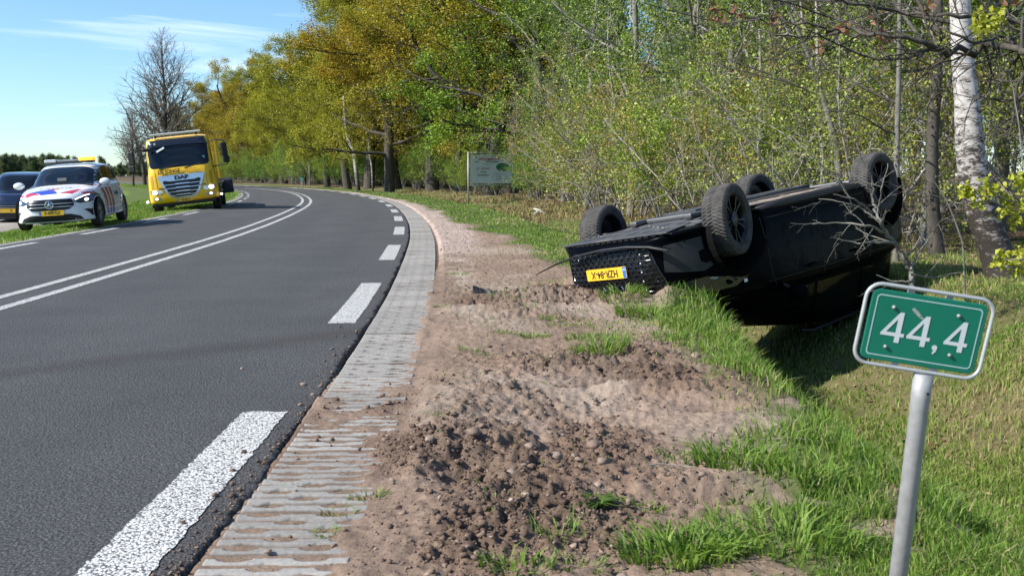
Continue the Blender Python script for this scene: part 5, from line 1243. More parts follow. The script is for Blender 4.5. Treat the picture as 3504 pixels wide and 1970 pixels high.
for i_ in range(7): MB().lathe([(.001, -.006), (.014, -.004), (.016, 0)], (.60 - .17 * (i_ % 4), (-.52 + .2 * i_), .205), 'z', 8).build('tray_bolt', mat('cast_metal'), suv)
tm = tyre_mesh(.345, .245, .242); am = (mat('alloy_black', (.01, .01, .011), .35, .2), mat('alloy_black'), mat('alloy_edge', (.30, .30, .31), .35, .8))
for x_, sg, st in ((0, 1, -.22), (0, -1, -.22), (-2.82, 1, 0), (-2.82, -1, 0)):
    wheel(suv, (x_, sg * .81, .258), .345, .245, .242, sg, 'petal', tm, am, st)
MB().box((.06, -.945, .84), (.05, .004, .03)).build('arch_glint', mat('glint_and_shard_white', (.7, .7, .7), .7), suv)  # small white box stands in for a glint inside the wheel arch

# ------------------------------------------------------------------ police car
CARZ = -.045
def car_root(name, label, cat, fx, fy, ang, z, roll):
    t = thing(name, label, cat, (fx, fy, z)); t.rotation_euler = (roll, 0, ang); return t
pol = car_root('police_car', 'white police car with red and blue stripes and an orange roof light on the verge', 'car', -10.42, 22.6, math.atan2(-.983, .185), -.015, 0)
wp = weathered('white_paint', (.78, .79, .80), .22, .03, 3, coat=.7); prd = mat('police_red', (.52, .02, .045), .35, coat=.4); pbl = mat('police_blue', (.02, .05, .42), .35, coat=.4)
AP = [(0, .325, .365), (-2.73, .325, .365)]
rs = [dict(xf=.60, xr=-3.40, w=.74, zf=.17, zm=.20, zr=.26, n=6), dict(xf=.78, xr=-3.50, w=.88, zf=.18, zm=.22, zr=.30, n=5), dict(xf=.845, xr=-3.57, w=.905, zf=.28, zm=.34, zr=.42, n=4.0, nr=4), dict(xf=.86, xr=-3.58, w=.91, zf=.44, zm=.55, zr=.6, n=3.6, nr=4),
      dict(xf=.83, xr=-3.56, w=.90, zf=.62, zm=.74, zr=.8, n=3.3, nr=4), dict(xf=.74, xr=-3.5, w=.88, zf=.755, zm=.90, zr=.95, n=2.9, nr=3.6), dict(xf=.52, xr=-3.46, w=.845, zf=.84, zm=.975, zr=1.02, n=3.0), dict(xf=-.02, xr=-3.42, w=.80, zf=.955, zm=1.01, zr=1.06, n=3.4), dict(xf=-.26, xr=-3.38, w=.775, zf=1.03, zm=1.05, zr=1.12, n=3.6),
      dict(xf=-.66, xr=-3.25, w=.705, zf=1.26, zm=1.27, zr=1.29, n=4), dict(xf=-1.02, xr=-3.1, w=.63, zf=1.42, zm=1.45, zr=1.40, n=4), dict(xf=-1.3, xr=-2.9, w=.40, zf=1.475, zm=1.505, zr=1.46, n=4), dict(xf=-1.7, xr=-2.4, w=.05, zf=1.505, zm=1.51, zr=1.50, n=4)]
sh = Shell(rs, arches=AP, arch_in=.5); sh.build('body_shell', wp, pol); arch_liners(pol, AP, .885); arch_lips(sh, pol, AP, wp, .02, .004)
ws = sh.patch('windscreen', [(-.70, .02), (-.60, .86), (.60, .86), (.70, .02)][::-1], (-.22, 0, 1.02), (0, 1, 0), (-.80, 0, .44), dark_glass, pol, .006)
sh.patch('screen_edge', [(-.73, -.05), (-.70, .015), (.70, .015), (.73, -.05)], (-.22, 0, 1.02), (0, 1, 0), (-.80, 0, .44), black_pl, pol, .006)
MB().box((-.36, .02, 1.10), (.03, .20, .11)).build('dashboard_display', mat('dash_grey', (.25, .25, .22), .6), pol)
for lf in (True, False):
    sg = 1 if lf else -1
    for poly in ([(-.45, 1.03), (-1.18, 1.05), (-1.18, 1.40), (-.98, 1.38)], [(-1.22, 1.05), (-2.12, 1.07), (-2.12, 1.43), (-1.22, 1.41)], [(-2.16, 1.08), (-2.92, 1.14), (-2.62, 1.36), (-2.16, 1.43)]):
        sh.patch('side_window', side(poly, lf), *SD(lf), dark_glass, pol, .005, .08)
    for ln in ([(-.42, .28), (-.5, .85), (-.42, 1.02)], [(-1.2, .25), (-1.2, 1.04)], [(-2.14, 1.05), (-2.3, .75), (-2.15, .45)]):
        P = sh.path(side(ln, lf), *SD(lf), off=.002)
        if len(P) > 1: MB().tube(P, .004, 4).build('panel_gap', ink, pol)
    for hx in (-1.02, -1.95):
        P = sh.path(side([(hx - .1, .90), (hx + .1, .90)], lf), *SD(lf), off=.028); MB().tube(P, .013, 6).build('door_handle', wp, pol, True)
    # slanting stripes
    for x0, m_ in ((-.30, prd), (-.62, prd), (-.95, prd)):
        sh.patch('side_stripe', side([(x0, .985), (x0 - .17, .985), (x0 - .43, .60), (x0 - .45, .42), (x0 - .28, .42), (x0 - .26, .60)], lf), *SD(lf), m_, pol, .004, .07)
        sh.patch('side_stripe', side([(x0 - .28, .41), (x0 - .45, .41), (x0 - .45, .26), (x0 - .28, .26)], lf), *SD(lf), pbl, pol, .004, .07)
    sh.patch('wing_stripe', side([(.50, .82), (.10, .86), (-.02, .80), (.36, .70)], lf), *SD(lf), prd, pol, .004, .06)
    sh.patch('wing_stripe', side([(.36, .69), (.12, .75), (.16, .68), (.34, .62)], lf), *SD(lf), pbl, pol, .004, .06)
    mirror(pol, (-.42, sg * .95, 1.02), sg, wp, (.13, .25, .17))
    hl = sh.patch('headlight', [(sg * .50, .60), (sg * .475, .655), (sg * .66, .745), (sg * .80, .78), (sg * .86, .72), (sg * .84, .62), (sg * .76, .575), (sg * .60, .56)][::-sg], *FR, mat('dark_lamp_glass'), pol, .006, .04)
    sh.patch('daylight_strip', [(sg * .50, .652), (sg * .66, .732), (sg * .74, .752), (sg * .73, .735), (sg * .66, .710), (sg * .52, .638)][::-sg], *FR, lamp_on, hl, .010, .04)
    sh.patch('lamp_lens', ellipse(sg * .70, .635, .032, .032, 16), *FR, lamp_on, hl, .011, .04)
    sh.patch('side_air_intake', [(sg * .66, .42), (sg * .80, .43), (sg * .87, .36), (sg * .86, .25), (sg * .78, .27), (sg * .74, .34)][::-sg], *FR, black_pl, pol, .005, .05)
gb = [(-.49, .52), (-.50, .60), (-.44, .675), (.44, .675), (.50, .60), (.49, .52), (.40, .44), (.2, .42), (-.2, .42), (-.40, .44)]
gr = sh.patch('grille', gb[::-1], *FR, gm2, pol, .005, .05)
for z_ in (.495, .565):
    P = sh.path([(-.47, z_ + .01), (.47, z_ + .01)], *FR, off=.018, step=.06); MB().tube(P, .011, 5).build('grille_bar', mat('satin_silver', (.55, .55, .56), .3, .8), gr, True)
P = sh.path(gb + [gb[0]], *FR, off=.010); MB().tube(P, .007, 5).build('grille_surround', chrome, gr, True)
star = MB(); c0 = (.905, 0, .555); star.tube([(c0[0], c0[1] + .085 * math.cos(a), c0[2] + .085 * math.sin(a)) for a in np.linspace(0, 2 * PI, 25)[:-1]], .009, 6, closed=True)
for k in range(3):
    a = PI / 2 + k * 2 * PI / 3; q = lambda r, d: (c0[1] + r * math.cos(a + d), c0[2] + r * math.sin(a + d))
    p_, l_, r_ = q(.083, 0), q(.02, 1.05), q(.02, -1.05); star.add([(c0[0], *p_), (c0[0], *l_), (c0[0] + .012, c0[1], c0[2]), (c0[0], *r_)], [(0, 1, 2), (0, 2, 3)])
star.build('star_badge', chrome, gr, True)
sh.patch('lower_intake', [(-.66, .20), (-.60, .28), (-.42, .335), (.42, .335), (.60, .28), (.66, .20), (.3, .19), (-.3, .19)][::-1], *FR, black_pl, pol, .005, .05)
P = sh.path([(-.80, .165), (-.4, .175), (.4, .175), (.80, .165)], *FR, off=.012); MB().tube(P, .014, 6).build('lower_lip', mat('satin_silver'), pol, True)
plate(pol, 'P-499-GX', (.90, .03, .375), (0, 1, 0), (0, 0, 1))
# bonnet print: chevrons and word, draped
TPo = ((0, 0, 2.2), (0, 1, 0), (-1, 0, 0)); yv = lambda pts: [(y_, -x_) for x_, y_ in pts]
for nm, pts, m_ in (('bonnet_stripe', [(.62, -.52), (.44, -.60), (.50, -.36), (.66, -.24)], prd), ('bonnet_stripe', [(.44, -.57), (.28, -.10), (.40, .02), (.66, .14), (.69, -.20), (.50, -.34)], pbl),
                    ('bonnet_stripe', [(.25, -.16), (.20, .12), (.34, -.02), (.30, -.10)], prd), ('bonnet_stripe', [(.66, .17), (.42, .40), (.26, .56), (.50, .50), (.62, .44)], prd)):
    sh.patch(nm, yv(pts), *TPo, m_, pol, .004, .05)
def drape_text(sh, body, size, x0, y0, m, parent, name, sx=1., bold=.0):
    me = text_mesh(body, size, extrude=0, bold=bold, sx=sx)
    for v in me.vertices:
        h, n_ = sh.hit((x0 - v.co.y, y0 + v.co.x, 3), (0, 0, -1)); v.co = (h + Vector((0, 0, .006))) if h else Vector((x0 - v.co.y, y0 + v.co.x, 1))
    me.materials.clear(); me.materials.append(m); return link(name, me, None, parent)
drape_text(sh, 'P O L I T I E', .13, .16, .0, mat('police_lettering', (.06, .07, .12), .5), pol, 'bonnet_word', 1.05)
put_text('politie', .17, (-1.75, .905, .74), (-1, 0, 0), (0, 0, 1), mat('police_lettering'), pol, 'door_word', extrude=.002)
# roof light bar
lb = MB(); lb.box((-1.35, 0, 1.535), (.24, 1.12, .05)).build('light_bar', mat('bar_black', (.03, .03, .035), .35), pol, bevel=.015)
lbp = pol.children[-1]
MB().box((-1.35, -.42, 1.58), (.25, .27, .075)).build('clear_lens', mat('clear_lens', (.6, .62, .64), .15, coat=.8), lbp, bevel=.02)
MB().box((-1.35, -.02, 1.575), (.23, .50, .05)).build('centre_lens', mat('smoked_lens', (.28, .31, .33), .2, coat=.6), lbp, bevel=.015)
MB().box((-1.35, .40, 1.59), (.26, .34, .085)).build('amber_lens', mat('amber_lens', (.95, .42, .03), .25, emis=(1, .55, .05), estr=.8), lbp, bevel=.025)
MB().tube([(-2.8, .1, 1.52), (-2.95, .1, 1.68)], [.008, .004], 6).build('aerial', black_pl, pol)
tm2 = tyre_mesh(.325, .205, .215, 30, .006, 120); st2 = (mat('alloy_grey', (.08, .08, .085), .4, .5), mat('wheel_silver', (.42, .43, .44), .35, .7), None)
for x_, sg, st in ((0, 1, .0), (0, -1, .0), (-2.73, 1, 0), (-2.73, -1, 0)): wheel(pol, (x_, sg * .785, .325), .325, .205, .215, sg, 'nine', tm2, st2, st)
pol.rotation_mode = 'ZYX'; pol.rotation_euler = (math.radians(3.6), 0, math.atan2(-.983, .185)); pol.rotation_mode = 'XYZ'
pol.rotation_euler = (Matrix.Rotation(math.atan2(-.983, .185), 3, 'Z') @ Matrix.Rotation(math.radians(3.6), 3, 'X')).to_euler()

# ------------------------------------------------------------------ small dark blue car behind
mini = thing('small_car', 'small dark blue car with big round headlights on the cycle path behind the police car', 'car', (-14.0, 27.6, -.20))
mini.rotation_euler = (Matrix.Rotation(math.atan2(-.97, .24), 3, 'Z')).to_euler()
nb = mat('navy_paint', (.012, .018, .045), .2, 0, .5, .8)
AM = [(0, .30, .34), (-2.3, .30, .34)]
rs = [dict(xf=.52, xr=-2.80, w=.70, zf=.18, n=5), dict(xf=.62, xr=-2.88, w=.79, zf=.22, n=4.5), dict(xf=.67, xr=-2.92, w=.82, zf=.38, zm=.4, n=3.2, nr=3.6), dict(xf=.66, xr=-2.90, w=.83, zf=.58, zm=.62, n=2.8, nr=3.6), dict(xf=.60, xr=-2.86, w=.82, zf=.76, zm=.82, n=2.8, nr=3.4), dict(xf=.42, xr=-2.80, w=.78, zf=.89, zm=.92, n=2.9),
      dict(xf=-.20, xr=-2.76, w=.74, zf=.98, zm=.97, n=3.4), dict(xf=-.46, xr=-2.66, w=.68, zf=1.24, zm=1.24, zr=1.22, n=3.8), dict(xf=-.72, xr=-2.52, w=.60, zf=1.41, zm=1.45, zr=1.38, n=4), dict(xf=-1., xr=-2.3, w=.36, zf=1.47, zm=1.49, zr=1.43, n=4), dict(xf=-1.3, xr=-2.0, w=.05, zf=1.495, zm=1.5, zr=1.48, n=4)]
sh = Shell(rs, nk=70, cnt=70, arches=AM, arch_in=.48); sh.build('body_shell', nb, mini); arch_liners(mini, AM, .81); arch_lips(sh, mini, AM, black_pl, .03, .006)
sh.patch('windscreen', [(-.62, .02), (-.54, .62), (.54, .62), (.62, .02)][::-1], (-.20, 0, .985), (0, 1, 0), (-.52, 0, .43), dark_glass, mini, .006)
for lf in (True, False):
    sg = 1 if lf else -1
    for poly in ([(-.34, .99), (-1.25, 1.0), (-1.25, 1.36), (-.72, 1.35)], [(-1.3, 1.0), (-2.2, 1.02), (-2.1, 1.35), (-1.3, 1.37)]): sh.patch('side_window', side(poly, lf), *SD(lf), dark_glass, mini, .005, .08)
    hl = sh.patch('headlight', ellipse(sg * .55, .68, .125, .125, 22), *FR, lamp_on if not lf else mat('lamp_lit_soft', (.9, .9, .85), .2, emis=(1, .97, .9), estr=2.), mini, .012, .04)
    P = sh.path(ellipse(sg * .55, .68, .135, .135, 22), *FR, off=.014); MB().tube(P, .014, 6, closed=True).build('chrome_ring', chrome, hl, True)
    mirror(mini, (-.28, sg * .93, 1.03), sg, chrome if not lf else chrome, (.12, .22, .15))
g5 = sh.patch('grille', [(-.36, .50), (-.30, .60), (.30, .60), (.36, .50), (.3, .42), (-.3, .42)][::-1], *FR, gm2, mini, .005)
for z_ in (.46, .51, .56): MB().tube(sh.path([(-.3, z_), (.3, z_)], *FR, off=.012), .006, 4).build('grille_bar', mat('satin_silver'), g5)
sh.patch('lower_intake', [(-.5, .24), (-.46, .36), (.46, .36), (.5, .24)][::-1], *FR, black_pl, mini, .005)
plate(mini, 'H', (.70, .0, .43), (0, 1, 0), (0, 0, 1)).children[0].location.y -= .17
MB().tube([(-.1, -.3, 1.0), (-.22, .25, 1.03)], .012, 5).build('wiper', black_pl, mini)
tm3 = tyre_mesh(.30, .185, .19, 30, .006, 90)
for x_, sg in ((0, 1), (0, -1), (-2.3, 1), (-2.3, -1)): wheel(mini, (x_, sg * .72, .30), .30, .185, .19, sg, 'nine', tm3, st2)

# ------------------------------------------------------------------ yellow recovery truck
ty = weathered('truck_yellow', (.90, .53, .008), .32, .05, 4, coat=.5)
TA = math.atan2(-.968, .25); TM = Matrix.Rotation(TA, 3, 'Z') @ Matrix.Rotation(math.radians(6.6), 3, 'X')
trk = thing('recovery_truck', 'yellow recovery truck leaning with its left wheels on the grass verge', 'truck', (-11.52 - 1.2 * .25, 34.6 + 1.2 * .968, -.13)); trk.rotation_euler = TM.to_euler()
# local x forward (front face x=1.2), y left, z up
rs = [dict(xf=1.08, xr=-.75, w=1.13, zf=.42, n=9, nr=14), dict(xf=1.20, xr=-.78, w=1.185, zf=.50, n=7, nr=14), dict(xf=1.22, xr=-.78, w=1.19, zf=.78, n=6.5, nr=14), dict(xf=1.20, xr=-.78, w=1.175, zf=1.10, n=6.5, nr=14), dict(xf=1.17, xr=-.78, w=1.14, zf=1.45, n=6.5, nr=14), dict(xf=1.10, xr=-.78, w=1.125, zf=1.72, n=6, nr=14),
      dict(xf=.98, xr=-.78, w=1.10, zf=2.20, n=6, nr=14), dict(xf=.84, xr=-.76, w=1.06, zf=2.58, n=6, nr=14), dict(xf=.66, xr=-.72, w=.98, zf=2.70, n=6, nr=12), dict(xf=.4, xr=-.6, w=.6, zf=2.75, n=6), dict(xf=.1, xr=-.3, w=.05, zf=2.76, n=6)]
TAR = [(.0, .42, .50)]
sh = Shell(rs, nk=120, cnt=90, arches=TAR, arch_in=.6); sh.build('cab_shell', ty, trk); arch_liners(trk, TAR, 1.17)
ws = sh.patch('windscreen', rrect(2.02, .82, .13, 5, 0, 2.06)[::1], *FR, dark_glass, trk, .007, .09)
MB().box((1.02, .82, 1.86), (.03, .13, .17)).build('dashboard_toy', mat('toy_blue', (.12, .25, .30), .8), trk, bevel=.03)
MB().prism([(-.16, -.04), (.10, .09), (.13, .03), (-.14, -.10)], (1.055, -.55, 2.30), (0, 1, 0), (-.25, 0, 1), .004).build('paper_in_window', mat('paper_bright', (.85, .85, .85), .6), trk)
sh.patch('sun_visor', [(-.98, 2.46), (-1.02, 2.34), (-.9, 2.38), (0, 2.42), (.9, 2.38), (1.02, 2.34), (.98, 2.46), (.93, 2.62), (-.93, 2.62)][::-1], *FR, mat('visor_black', (.008, .009, .013), .12, coat=1.), trk, .05, .08)
for y_ in (-.86, -.72): MB().lathe([(.001, .03), (.04, .02), (.045, 0)], (1.0, y_, 2.50), 'x', 12).build('marker_lamp', lamp_soft, trk, True)
MB().box((.78, 0, 2.83), (.16, 1.72, .07)).build('roof_lamp_bar', mat('bar_cream', (.62, .61, .56), .4), trk, bevel=.02)
for y_ in (-.7, .7): MB().box((.74, y_, 2.76), (.08, .06, .10)).build('bar_bracket', black_pl, trk)
# chrome framed grille
gp = [(-.80, 1.37), (-.58, .80), (-.46, .64), (-.28, .56), (.28, .56), (.46, .64), (.58, .80), (.80, 1.37)]
sv = mat('truck_silver', (.50, .54, .62), .22, .85)
go = sh.patch('grille_surround', gp[::-1], *FR, sv, trk, .012, .08)
sh.patch('grille_recess', [(-.65, 1.17), (-.51, .80), (-.40, .67), (-.26, .61), (.26, .61), (.40, .67), (.51, .80), (.65, 1.17), (.58, 1.21), (.42, 1.17), (-.42, 1.17), (-.58, 1.21)][::-1], *FR, mat('grille_black'), go, .018, .07)
for z_, wd in ((1.06, .61), (.93, .56), (.80, .51), (.68, .40)):
    P = [(-wd, z_), (-.26, z_), (-.21, z_ + .02), (.21, z_ + .02), (.26, z_), (wd, z_)]
    poly = P + [(x_, z2 - (.038 if abs(x_) < .25 else .022)) for x_, z2 in P[::-1]]
    sh.patch('grille_slat', poly[::-1], *FR, sv, go, .045, .08)
put_text('DAF', .17, (sh.hit((3, 0, 1.27), (-1, 0, 0))[0].x + .028, .0, 1.27), (0, 1, 0), (-.06, 0, 1), mat('badge_dark', (.02, .02, .022), .3), go, 'maker_lettering', extrude=.012, bold=.012, sx=1.45)
put_text('DE JONGE', .18, (sh.hit((3, -.38, 1.51), (-1, 0, 0))[0].x + .035, -.38, 1.51), (0, 1, 0), (-.08, 0, 1), ink, trk, 'company_lettering', extrude=.004, bold=.005, sx=.9)
put_text('Internationale\nBerging en Transport', .07, (sh.hit((3, .36, 1.51), (-1, 0, 0))[0].x + .035, .36, 1.51), (0, 1, 0), (-.08, 0, 1), mat('faded_ink', (.25, .15, .02), .6), trk, 'small_lettering', extrude=.003, sx=1.05)
for sg in (1, -1):
    sh.patch('front_groove_shade', [(sg * .95, 1.42), (sg * 1.05, 1.42), (sg * 1.04, .95), (sg * .97, .90)][::-sg], *FR, weathered('yellow_painted_shade', (.55, .30, .01), .5, .1, 5), trk, .006, .08)  # darker copy of the cab yellow paints the groove's shade on a flush patch
    P = sh.path([(sg * .86, 1.62), (sg * .84, .98), (sg * .76, .84), (sg * .50, .80)], *FR, off=.002); MB().tube(P, .006, 4).build('panel_gap', ink, trk)
    P = sh.path([(sg * .50, .93), (sg * .80, .955)], *FR, off=.01); MB().tube(P, .014, 5).build('black_trim', black_pl, trk)
    hl = sh.patch('headlight', [(sg * .68, .80), (sg * .72, .88), (sg * 1.10, .92), (sg * 1.13, .86), (sg * 1.10, .76), (sg * .78, .74)][::-sg], *FR, lamp_soft, trk, .008, .06)
    sh.patch('lamp_lens', ellipse(sg * .96, .83, .085, .07, 18), *FR, lamp_on, hl, .02, .05)
    sh.patch('indicator', ellipse(sg * 1.10, .86, .035, .035, 12), *FR, lamp_or, hl, .02, .05)
    fg = sh.patch('fog_lamp', [(sg * .74, .58), (sg * .78, .66), (sg * 1.06, .67), (sg * 1.05, .56), (sg * .8, .53)][::-sg], *FR, lamp_soft, trk, .008, .06)
    sh.patch('lamp_lens', ellipse(sg * .92, .605, .05, .04, 14), *FR, mat('lamp_lit_warm', (.9, .8, .6), .3, emis=(1, .75, .45), estr=2.2), fg, .018, .05)
    sh.patch('side_window', side([(.78, 1.76), (-.35, 1.76), (-.35, 2.40), (.62, 2.42)], sg > 0), *SD(sg > 0), dark_glass, trk, .006, .1)
    P = sh.path(side([(.74, .55), (.82, 1.7), (.70, 2.5), (-.45, 2.5), (-.45, .9)], sg > 0), *SD(sg > 0), off=.002); MB().tube(P, .006, 4).build('door_gap', ink, trk)
    MB().box((.25, sg * 1.16, 1.30), (.16, .03, .035)).build('door_handle', black_pl, trk, bevel=.008)
    # mirror arms and the two mirrors on each side
    y0 = sg * 1.10; y1 = sg * 1.66
    a = MB(); a.tube([(.80, y0, 2.44), (.88, sg * 1.30, 2.46), (.92, sg * 1.55, 2.42), (.93, y1, 2.30), (.93, y1, 1.66), (.92, sg * 1.60, 1.56), (.9, y0, 1.54)], .02, 8); ma = a.build('mirror_arm', black_pl, trk, True)
    MB().box((.93, y1 - sg * .09, 2.10), (.12, .22, .48), (0, 0, sg * .3)).build('mirror_housing', black_pl, ma, bevel=.04)
    MB().box((.93, y1 - sg * .06, 1.74), (.12, .24, .25), (0, 0, sg * .3)).build('mirror_housing', black_pl, ma, bevel=.04)
    MB().box((.4, sg * 1.14, .36), (.5, .06, .10)).build('step', black_pl, trk, bevel=.01)
MB().box((1.05, -1.02, 2.33), (.14, .30, .10), (0, .3, .3)).build('kerb_mirror', black_pl, trk, bevel=.03)
plate(trk, '58-BZS-9', (sh.hit((3, 0, .485), (-1, 0, 0))[0].x + .02, .02, .485), (0, 1, 0), (0, 0, 1), .52, .11)
P = sh.path([(-.5, 1.70), (.2, 1.62)], *FR, off=.03); MB().tube([(1.14, -.7, 1.62), (1.10, -.05, 1.74)], .014, 5).build('wiper', black_pl, trk); MB().tube([(1.14, .15, 1.60), (1.10, .7, 1.70)], .014, 5).build('wiper', black_pl, trk)
MB().box((.62, 0, .38), (.9, 2.1, .16)).build('bumper_underside', black_pl, trk, bevel=.03)
for sg in (1, -1): MB().tube([(1.05, sg * 1.22, .55), (1.05, sg * 1.30, .52)], .035, 8).build('corner_lamp', mat('lamp_lit_soft'), trk)
# bodywork behind the cab
MB().box((-3.6, 0, .78), (6.0, .86, .24)).build('chassis', weathered('chassis_dark', (.03, .03, .032), .6, .3, 8), trk)
MB().box((-3.9, 0, 1.02), (5.9, 2.36, .14)).build('load_deck', weathered('deck_grey', (.28, .28, .27), .6, .3, 4), trk, bevel=.02)
b = MB(); b.prism([(-.95, 1.1), (-.95, 2.55), (-1.35, 2.55), (-2.2, 1.35), (-4.6, 1.32), (-4.6, 1.1)], (0, 1.17, 0), (1, 0, 0), (0, 0, 1), .06)
b.prism([(-.95, 1.1), (-.95, 2.55), (-1.35, 2.55), (-2.2, 1.35), (-4.6, 1.32), (-4.6, 1.1)], (0, -1.11, 0), (1, 0, 0), (0, 0, 1), .06); b.build('side_board', ty, trk)
MB().box((-1.0, 0, 1.85), (.08, 2.2, 1.4)).build('headboard', ty, trk, bevel=.02)
MB().tube([(-1.2, .95, 2.5), (-1.2, -.95, 2.5)], .04, 8).build('headboard_rail', black_pl, trk)
for sg in (1, -1):
    MB().box((-1.5, sg * .98, .70), (1.0, .40, .42)).build('storage_box', weathered('box_grey', (.14, .14, .14), .5, .2, 6), trk, bevel=.02)
    MB().box((-3.0, sg * 1.14, .62), (1.6, .04, .10)).box((-3.0, sg * 1.14, .84), (1.6, .04, .10)).build('side_guard', mat('guard_metal', (.45, .46, .44), .4, .6), trk)
    MB().prism([(-1.15 + .62 * math.cos(a) - 3.8, .47 + .62 * math.sin(a)) for a in np.linspace(0, PI, 12)] + [(-4.95 + .56 * math.cos(a), .47 + .56 * math.sin(a)) for a in np.linspace(PI, 0, 12)], (0, sg * 1.17 if sg > 0 else -.8, 0), (1, 0, 0), (0, 0, 1), .37).build('mudguard', black_pl, trk)
    MB().tube([(-1.0, sg * 1.14, .95), (-1.02, sg * 1.30, .98)], .012, 6).tube([(-1.02, sg * 1.30, .98), (-1.02, sg * 1.33, .98)], .045, 10).build('side_lamp', mat('lamp_white_side', (.8, .8, .8), .3), trk)
tt = tyre_mesh(.46, .28, .29, 40, .012, 120); hm = (mat('alloy_grey'), mat('wheel_white', (.55, .55, .53), .5), None)
for x_, sg in ((.0, 1), (.0, -1), (-4.95, 1), (-4.95, -1)): wheel(trk, (x_, sg * 1.02, .46), .46, .28, .29, sg, 'nine', tt, hm)

# ================================================================== SIGNS AND SMALL THINGS
galv = weathered('galvanised_steel', (.33, .33, .325), .6, .15, 30, metal=.3, bumpd=.001)
greycoat = weathered('grey_frame_coat', (.44, .45, .44), .35, .08, 16, metal=.25, coat=.2)
green_s = weathered('sign_green', (.006, .155, .095), .38, .06, 6, spec=.4)
white_s = mat('sign_white', (.56, .60, .60), .5); ln_s = mat('sign_line', (.36, .52, .50), .45)
Ys = 2.5; SS = Ys / 2.84
bl_, br_ = at(3145, 1020, Ys), at(3170, 1290, Ys)
ctr = at(3160, 1133, Ys); sg_a = math.radians(-8.6)
hs = thing('hectometre_sign', 'green distance sign reading 44,4 on a leaning grey post in front', 'sign', tuple(ctr))
hs.rotation_euler = (Matrix.Rotation(math.radians(-3), 3, 'Z') @ Matrix.Rotation(-sg_a, 3, 'Y') @ Matrix.Rotation(math.radians(3.5), 3, 'X')).to_euler()
X_, Z_ = (1, 0, 0), (0, 0, 1); nW, nH = .361, .226
MB().tube([(a, 0, c) for a, c in rrect(.396, .258, .046, 8)], .0064, 10, closed=True).build('frame', greycoat, hs, True)
pn = MB().prism(rrect(nW, nH, .022, 6), (0, -.004, 0), X_, Z_, .010).build('panel', green_s, hs, bevel=.003)
o1 = rrect(nW - .030, nH - .030, .013, 6); o2 = rrect(nW - .038, nH - .038, .010, 6); b = MB(); n = len(o1)
b.v = [(a, -.0052, c) for a, c in o1] + [(a, -.0052, c) for a, c in o2]; b.f = [(i, (i + 1) % n, n + (i + 1) % n, n + i) for i in range(n)]
b.build('border_line', ln_s, pn)
def four(cx, cz, s, m, parent):
    w = .75 * s; t = .135 * s
    # outer: slanting stroke, bar, stem
    P = [(-.5 * w + .0, -.22 * s), (.16 * w, .5 * s), (.34 * w, .5 * s), (.34 * w, -.18 * s), (.5 * w, -.18 * s), (.5 * w, -.30 * s), (.34 * w, -.30 * s), (.34 * w, -.5 * s), (.12 * w, -.5 * s), (.12 * w, -.30 * s), (-.5 * w, -.30 * s)]
    H = [(.12 * w, -.18 * s), (.12 * w, .27 * s), (-.28 * w, -.18 * s)]
    pts = [Vector((p[0] + cx, p[1] + cz)) for p in P + H]; r = delaunay_2d_cdt(pts, [], [list(range(len(P))), list(range(len(P), len(P) + 3))], 1, 1e-6)
    vs = r[0]; fs = []
    for f, orig in zip(r[2], r[5]):
        c = sum((vs[i] for i in f), Vector((0, 0))) / len(f)
        if ins([tuple(q) for q in pts[:len(P)]], c.x, c.y) and not ins([tuple(q) for q in pts[len(P):]], c.x, c.y): fs.append(tuple(f))
    me = bpy.data.meshes.new('tmp_digit'); me.from_pydata([(v.x, -.0055, v.y) for v in vs], [], fs); me.update(); link('digit', me, m, parent)
for cx in (-.0955, -.014, .103): four(cx, .0, .098, white_s, pn)
MB().prism(ellipse(.043, -.046, .0085, .0085, 14), (0, -.0056, 0), X_, Z_, .0006).prism([(.0515, -.047), (.049, -.058), (.041, -.068), (.038, -.063), (.043, -.054)], (0, -.0054, 0), X_, Z_, .0006).build('comma', white_s, pn)
for a, c in ((-.108, .062), (.094, .066), (-.108, -.066), (.094, -.062)): MB().lathe([(.001, -.012), (.0045, -.011), (.006, -.007), (.006, -.004)], (a, 0, c), 'y', 12).build('rivet', galv, pn, True)
scr = mat('sign_scratch', rough=.8); N, L, b = nodes(scr); q = noise_node(scr, 260, 5, .8); L.new(ramp(scr, q.outputs[0], [(.4, (.05, .13, .09)), (.52, (.42, .42, .39)), (.66, (.12, .11, .10))]), b.inputs['Base Color'])
MB().prism([(-.052, .064), (-.046, .070), (-.030, .060), (-.016, .046), (-.008, .040), (-.010, .034), (-.022, .040), (-.036, .050)], (0, -.0053, 0), X_, Z_, .0004).build('scraped_patch', scr, pn)
MB().box((-.06, .012, 0), (.02, .012, .262)).box((.06, .012, 0), (.02, .012, .262)).build('back_rail', greycoat, hs)
# post (leaning), in world space
top = at(3158, 1294, Ys + .012); bot = at(3072, 1985, Ys + .03)
dirp = (bot - top).normalized(); foot = top + dirp * 1.5
hs.location = ctr; hs.scale = (SS * .935,) * 3
Mi = (Matrix.Translation(ctr) @ hs.rotation_euler.to_matrix().to_4x4() @ Matrix.Scale(SS * .935, 4)).inverted()
MB().tube([Mi @ (top - dirp * .012), Mi @ (top + dirp * .055), Mi @ (top + dirp * .06), Mi @ foot], [.030, .030, .0285, .0285], 24).build('post', galv, hs, True)
pp0 = top + dirp * .035; MB().tube([Mi @ (pp0 + Vector((.004, -.030, 0))), Mi @ (pp0 + Vector((.004, -.0335, 0)))], .0045, 10).build('post_screw', ink, hs)

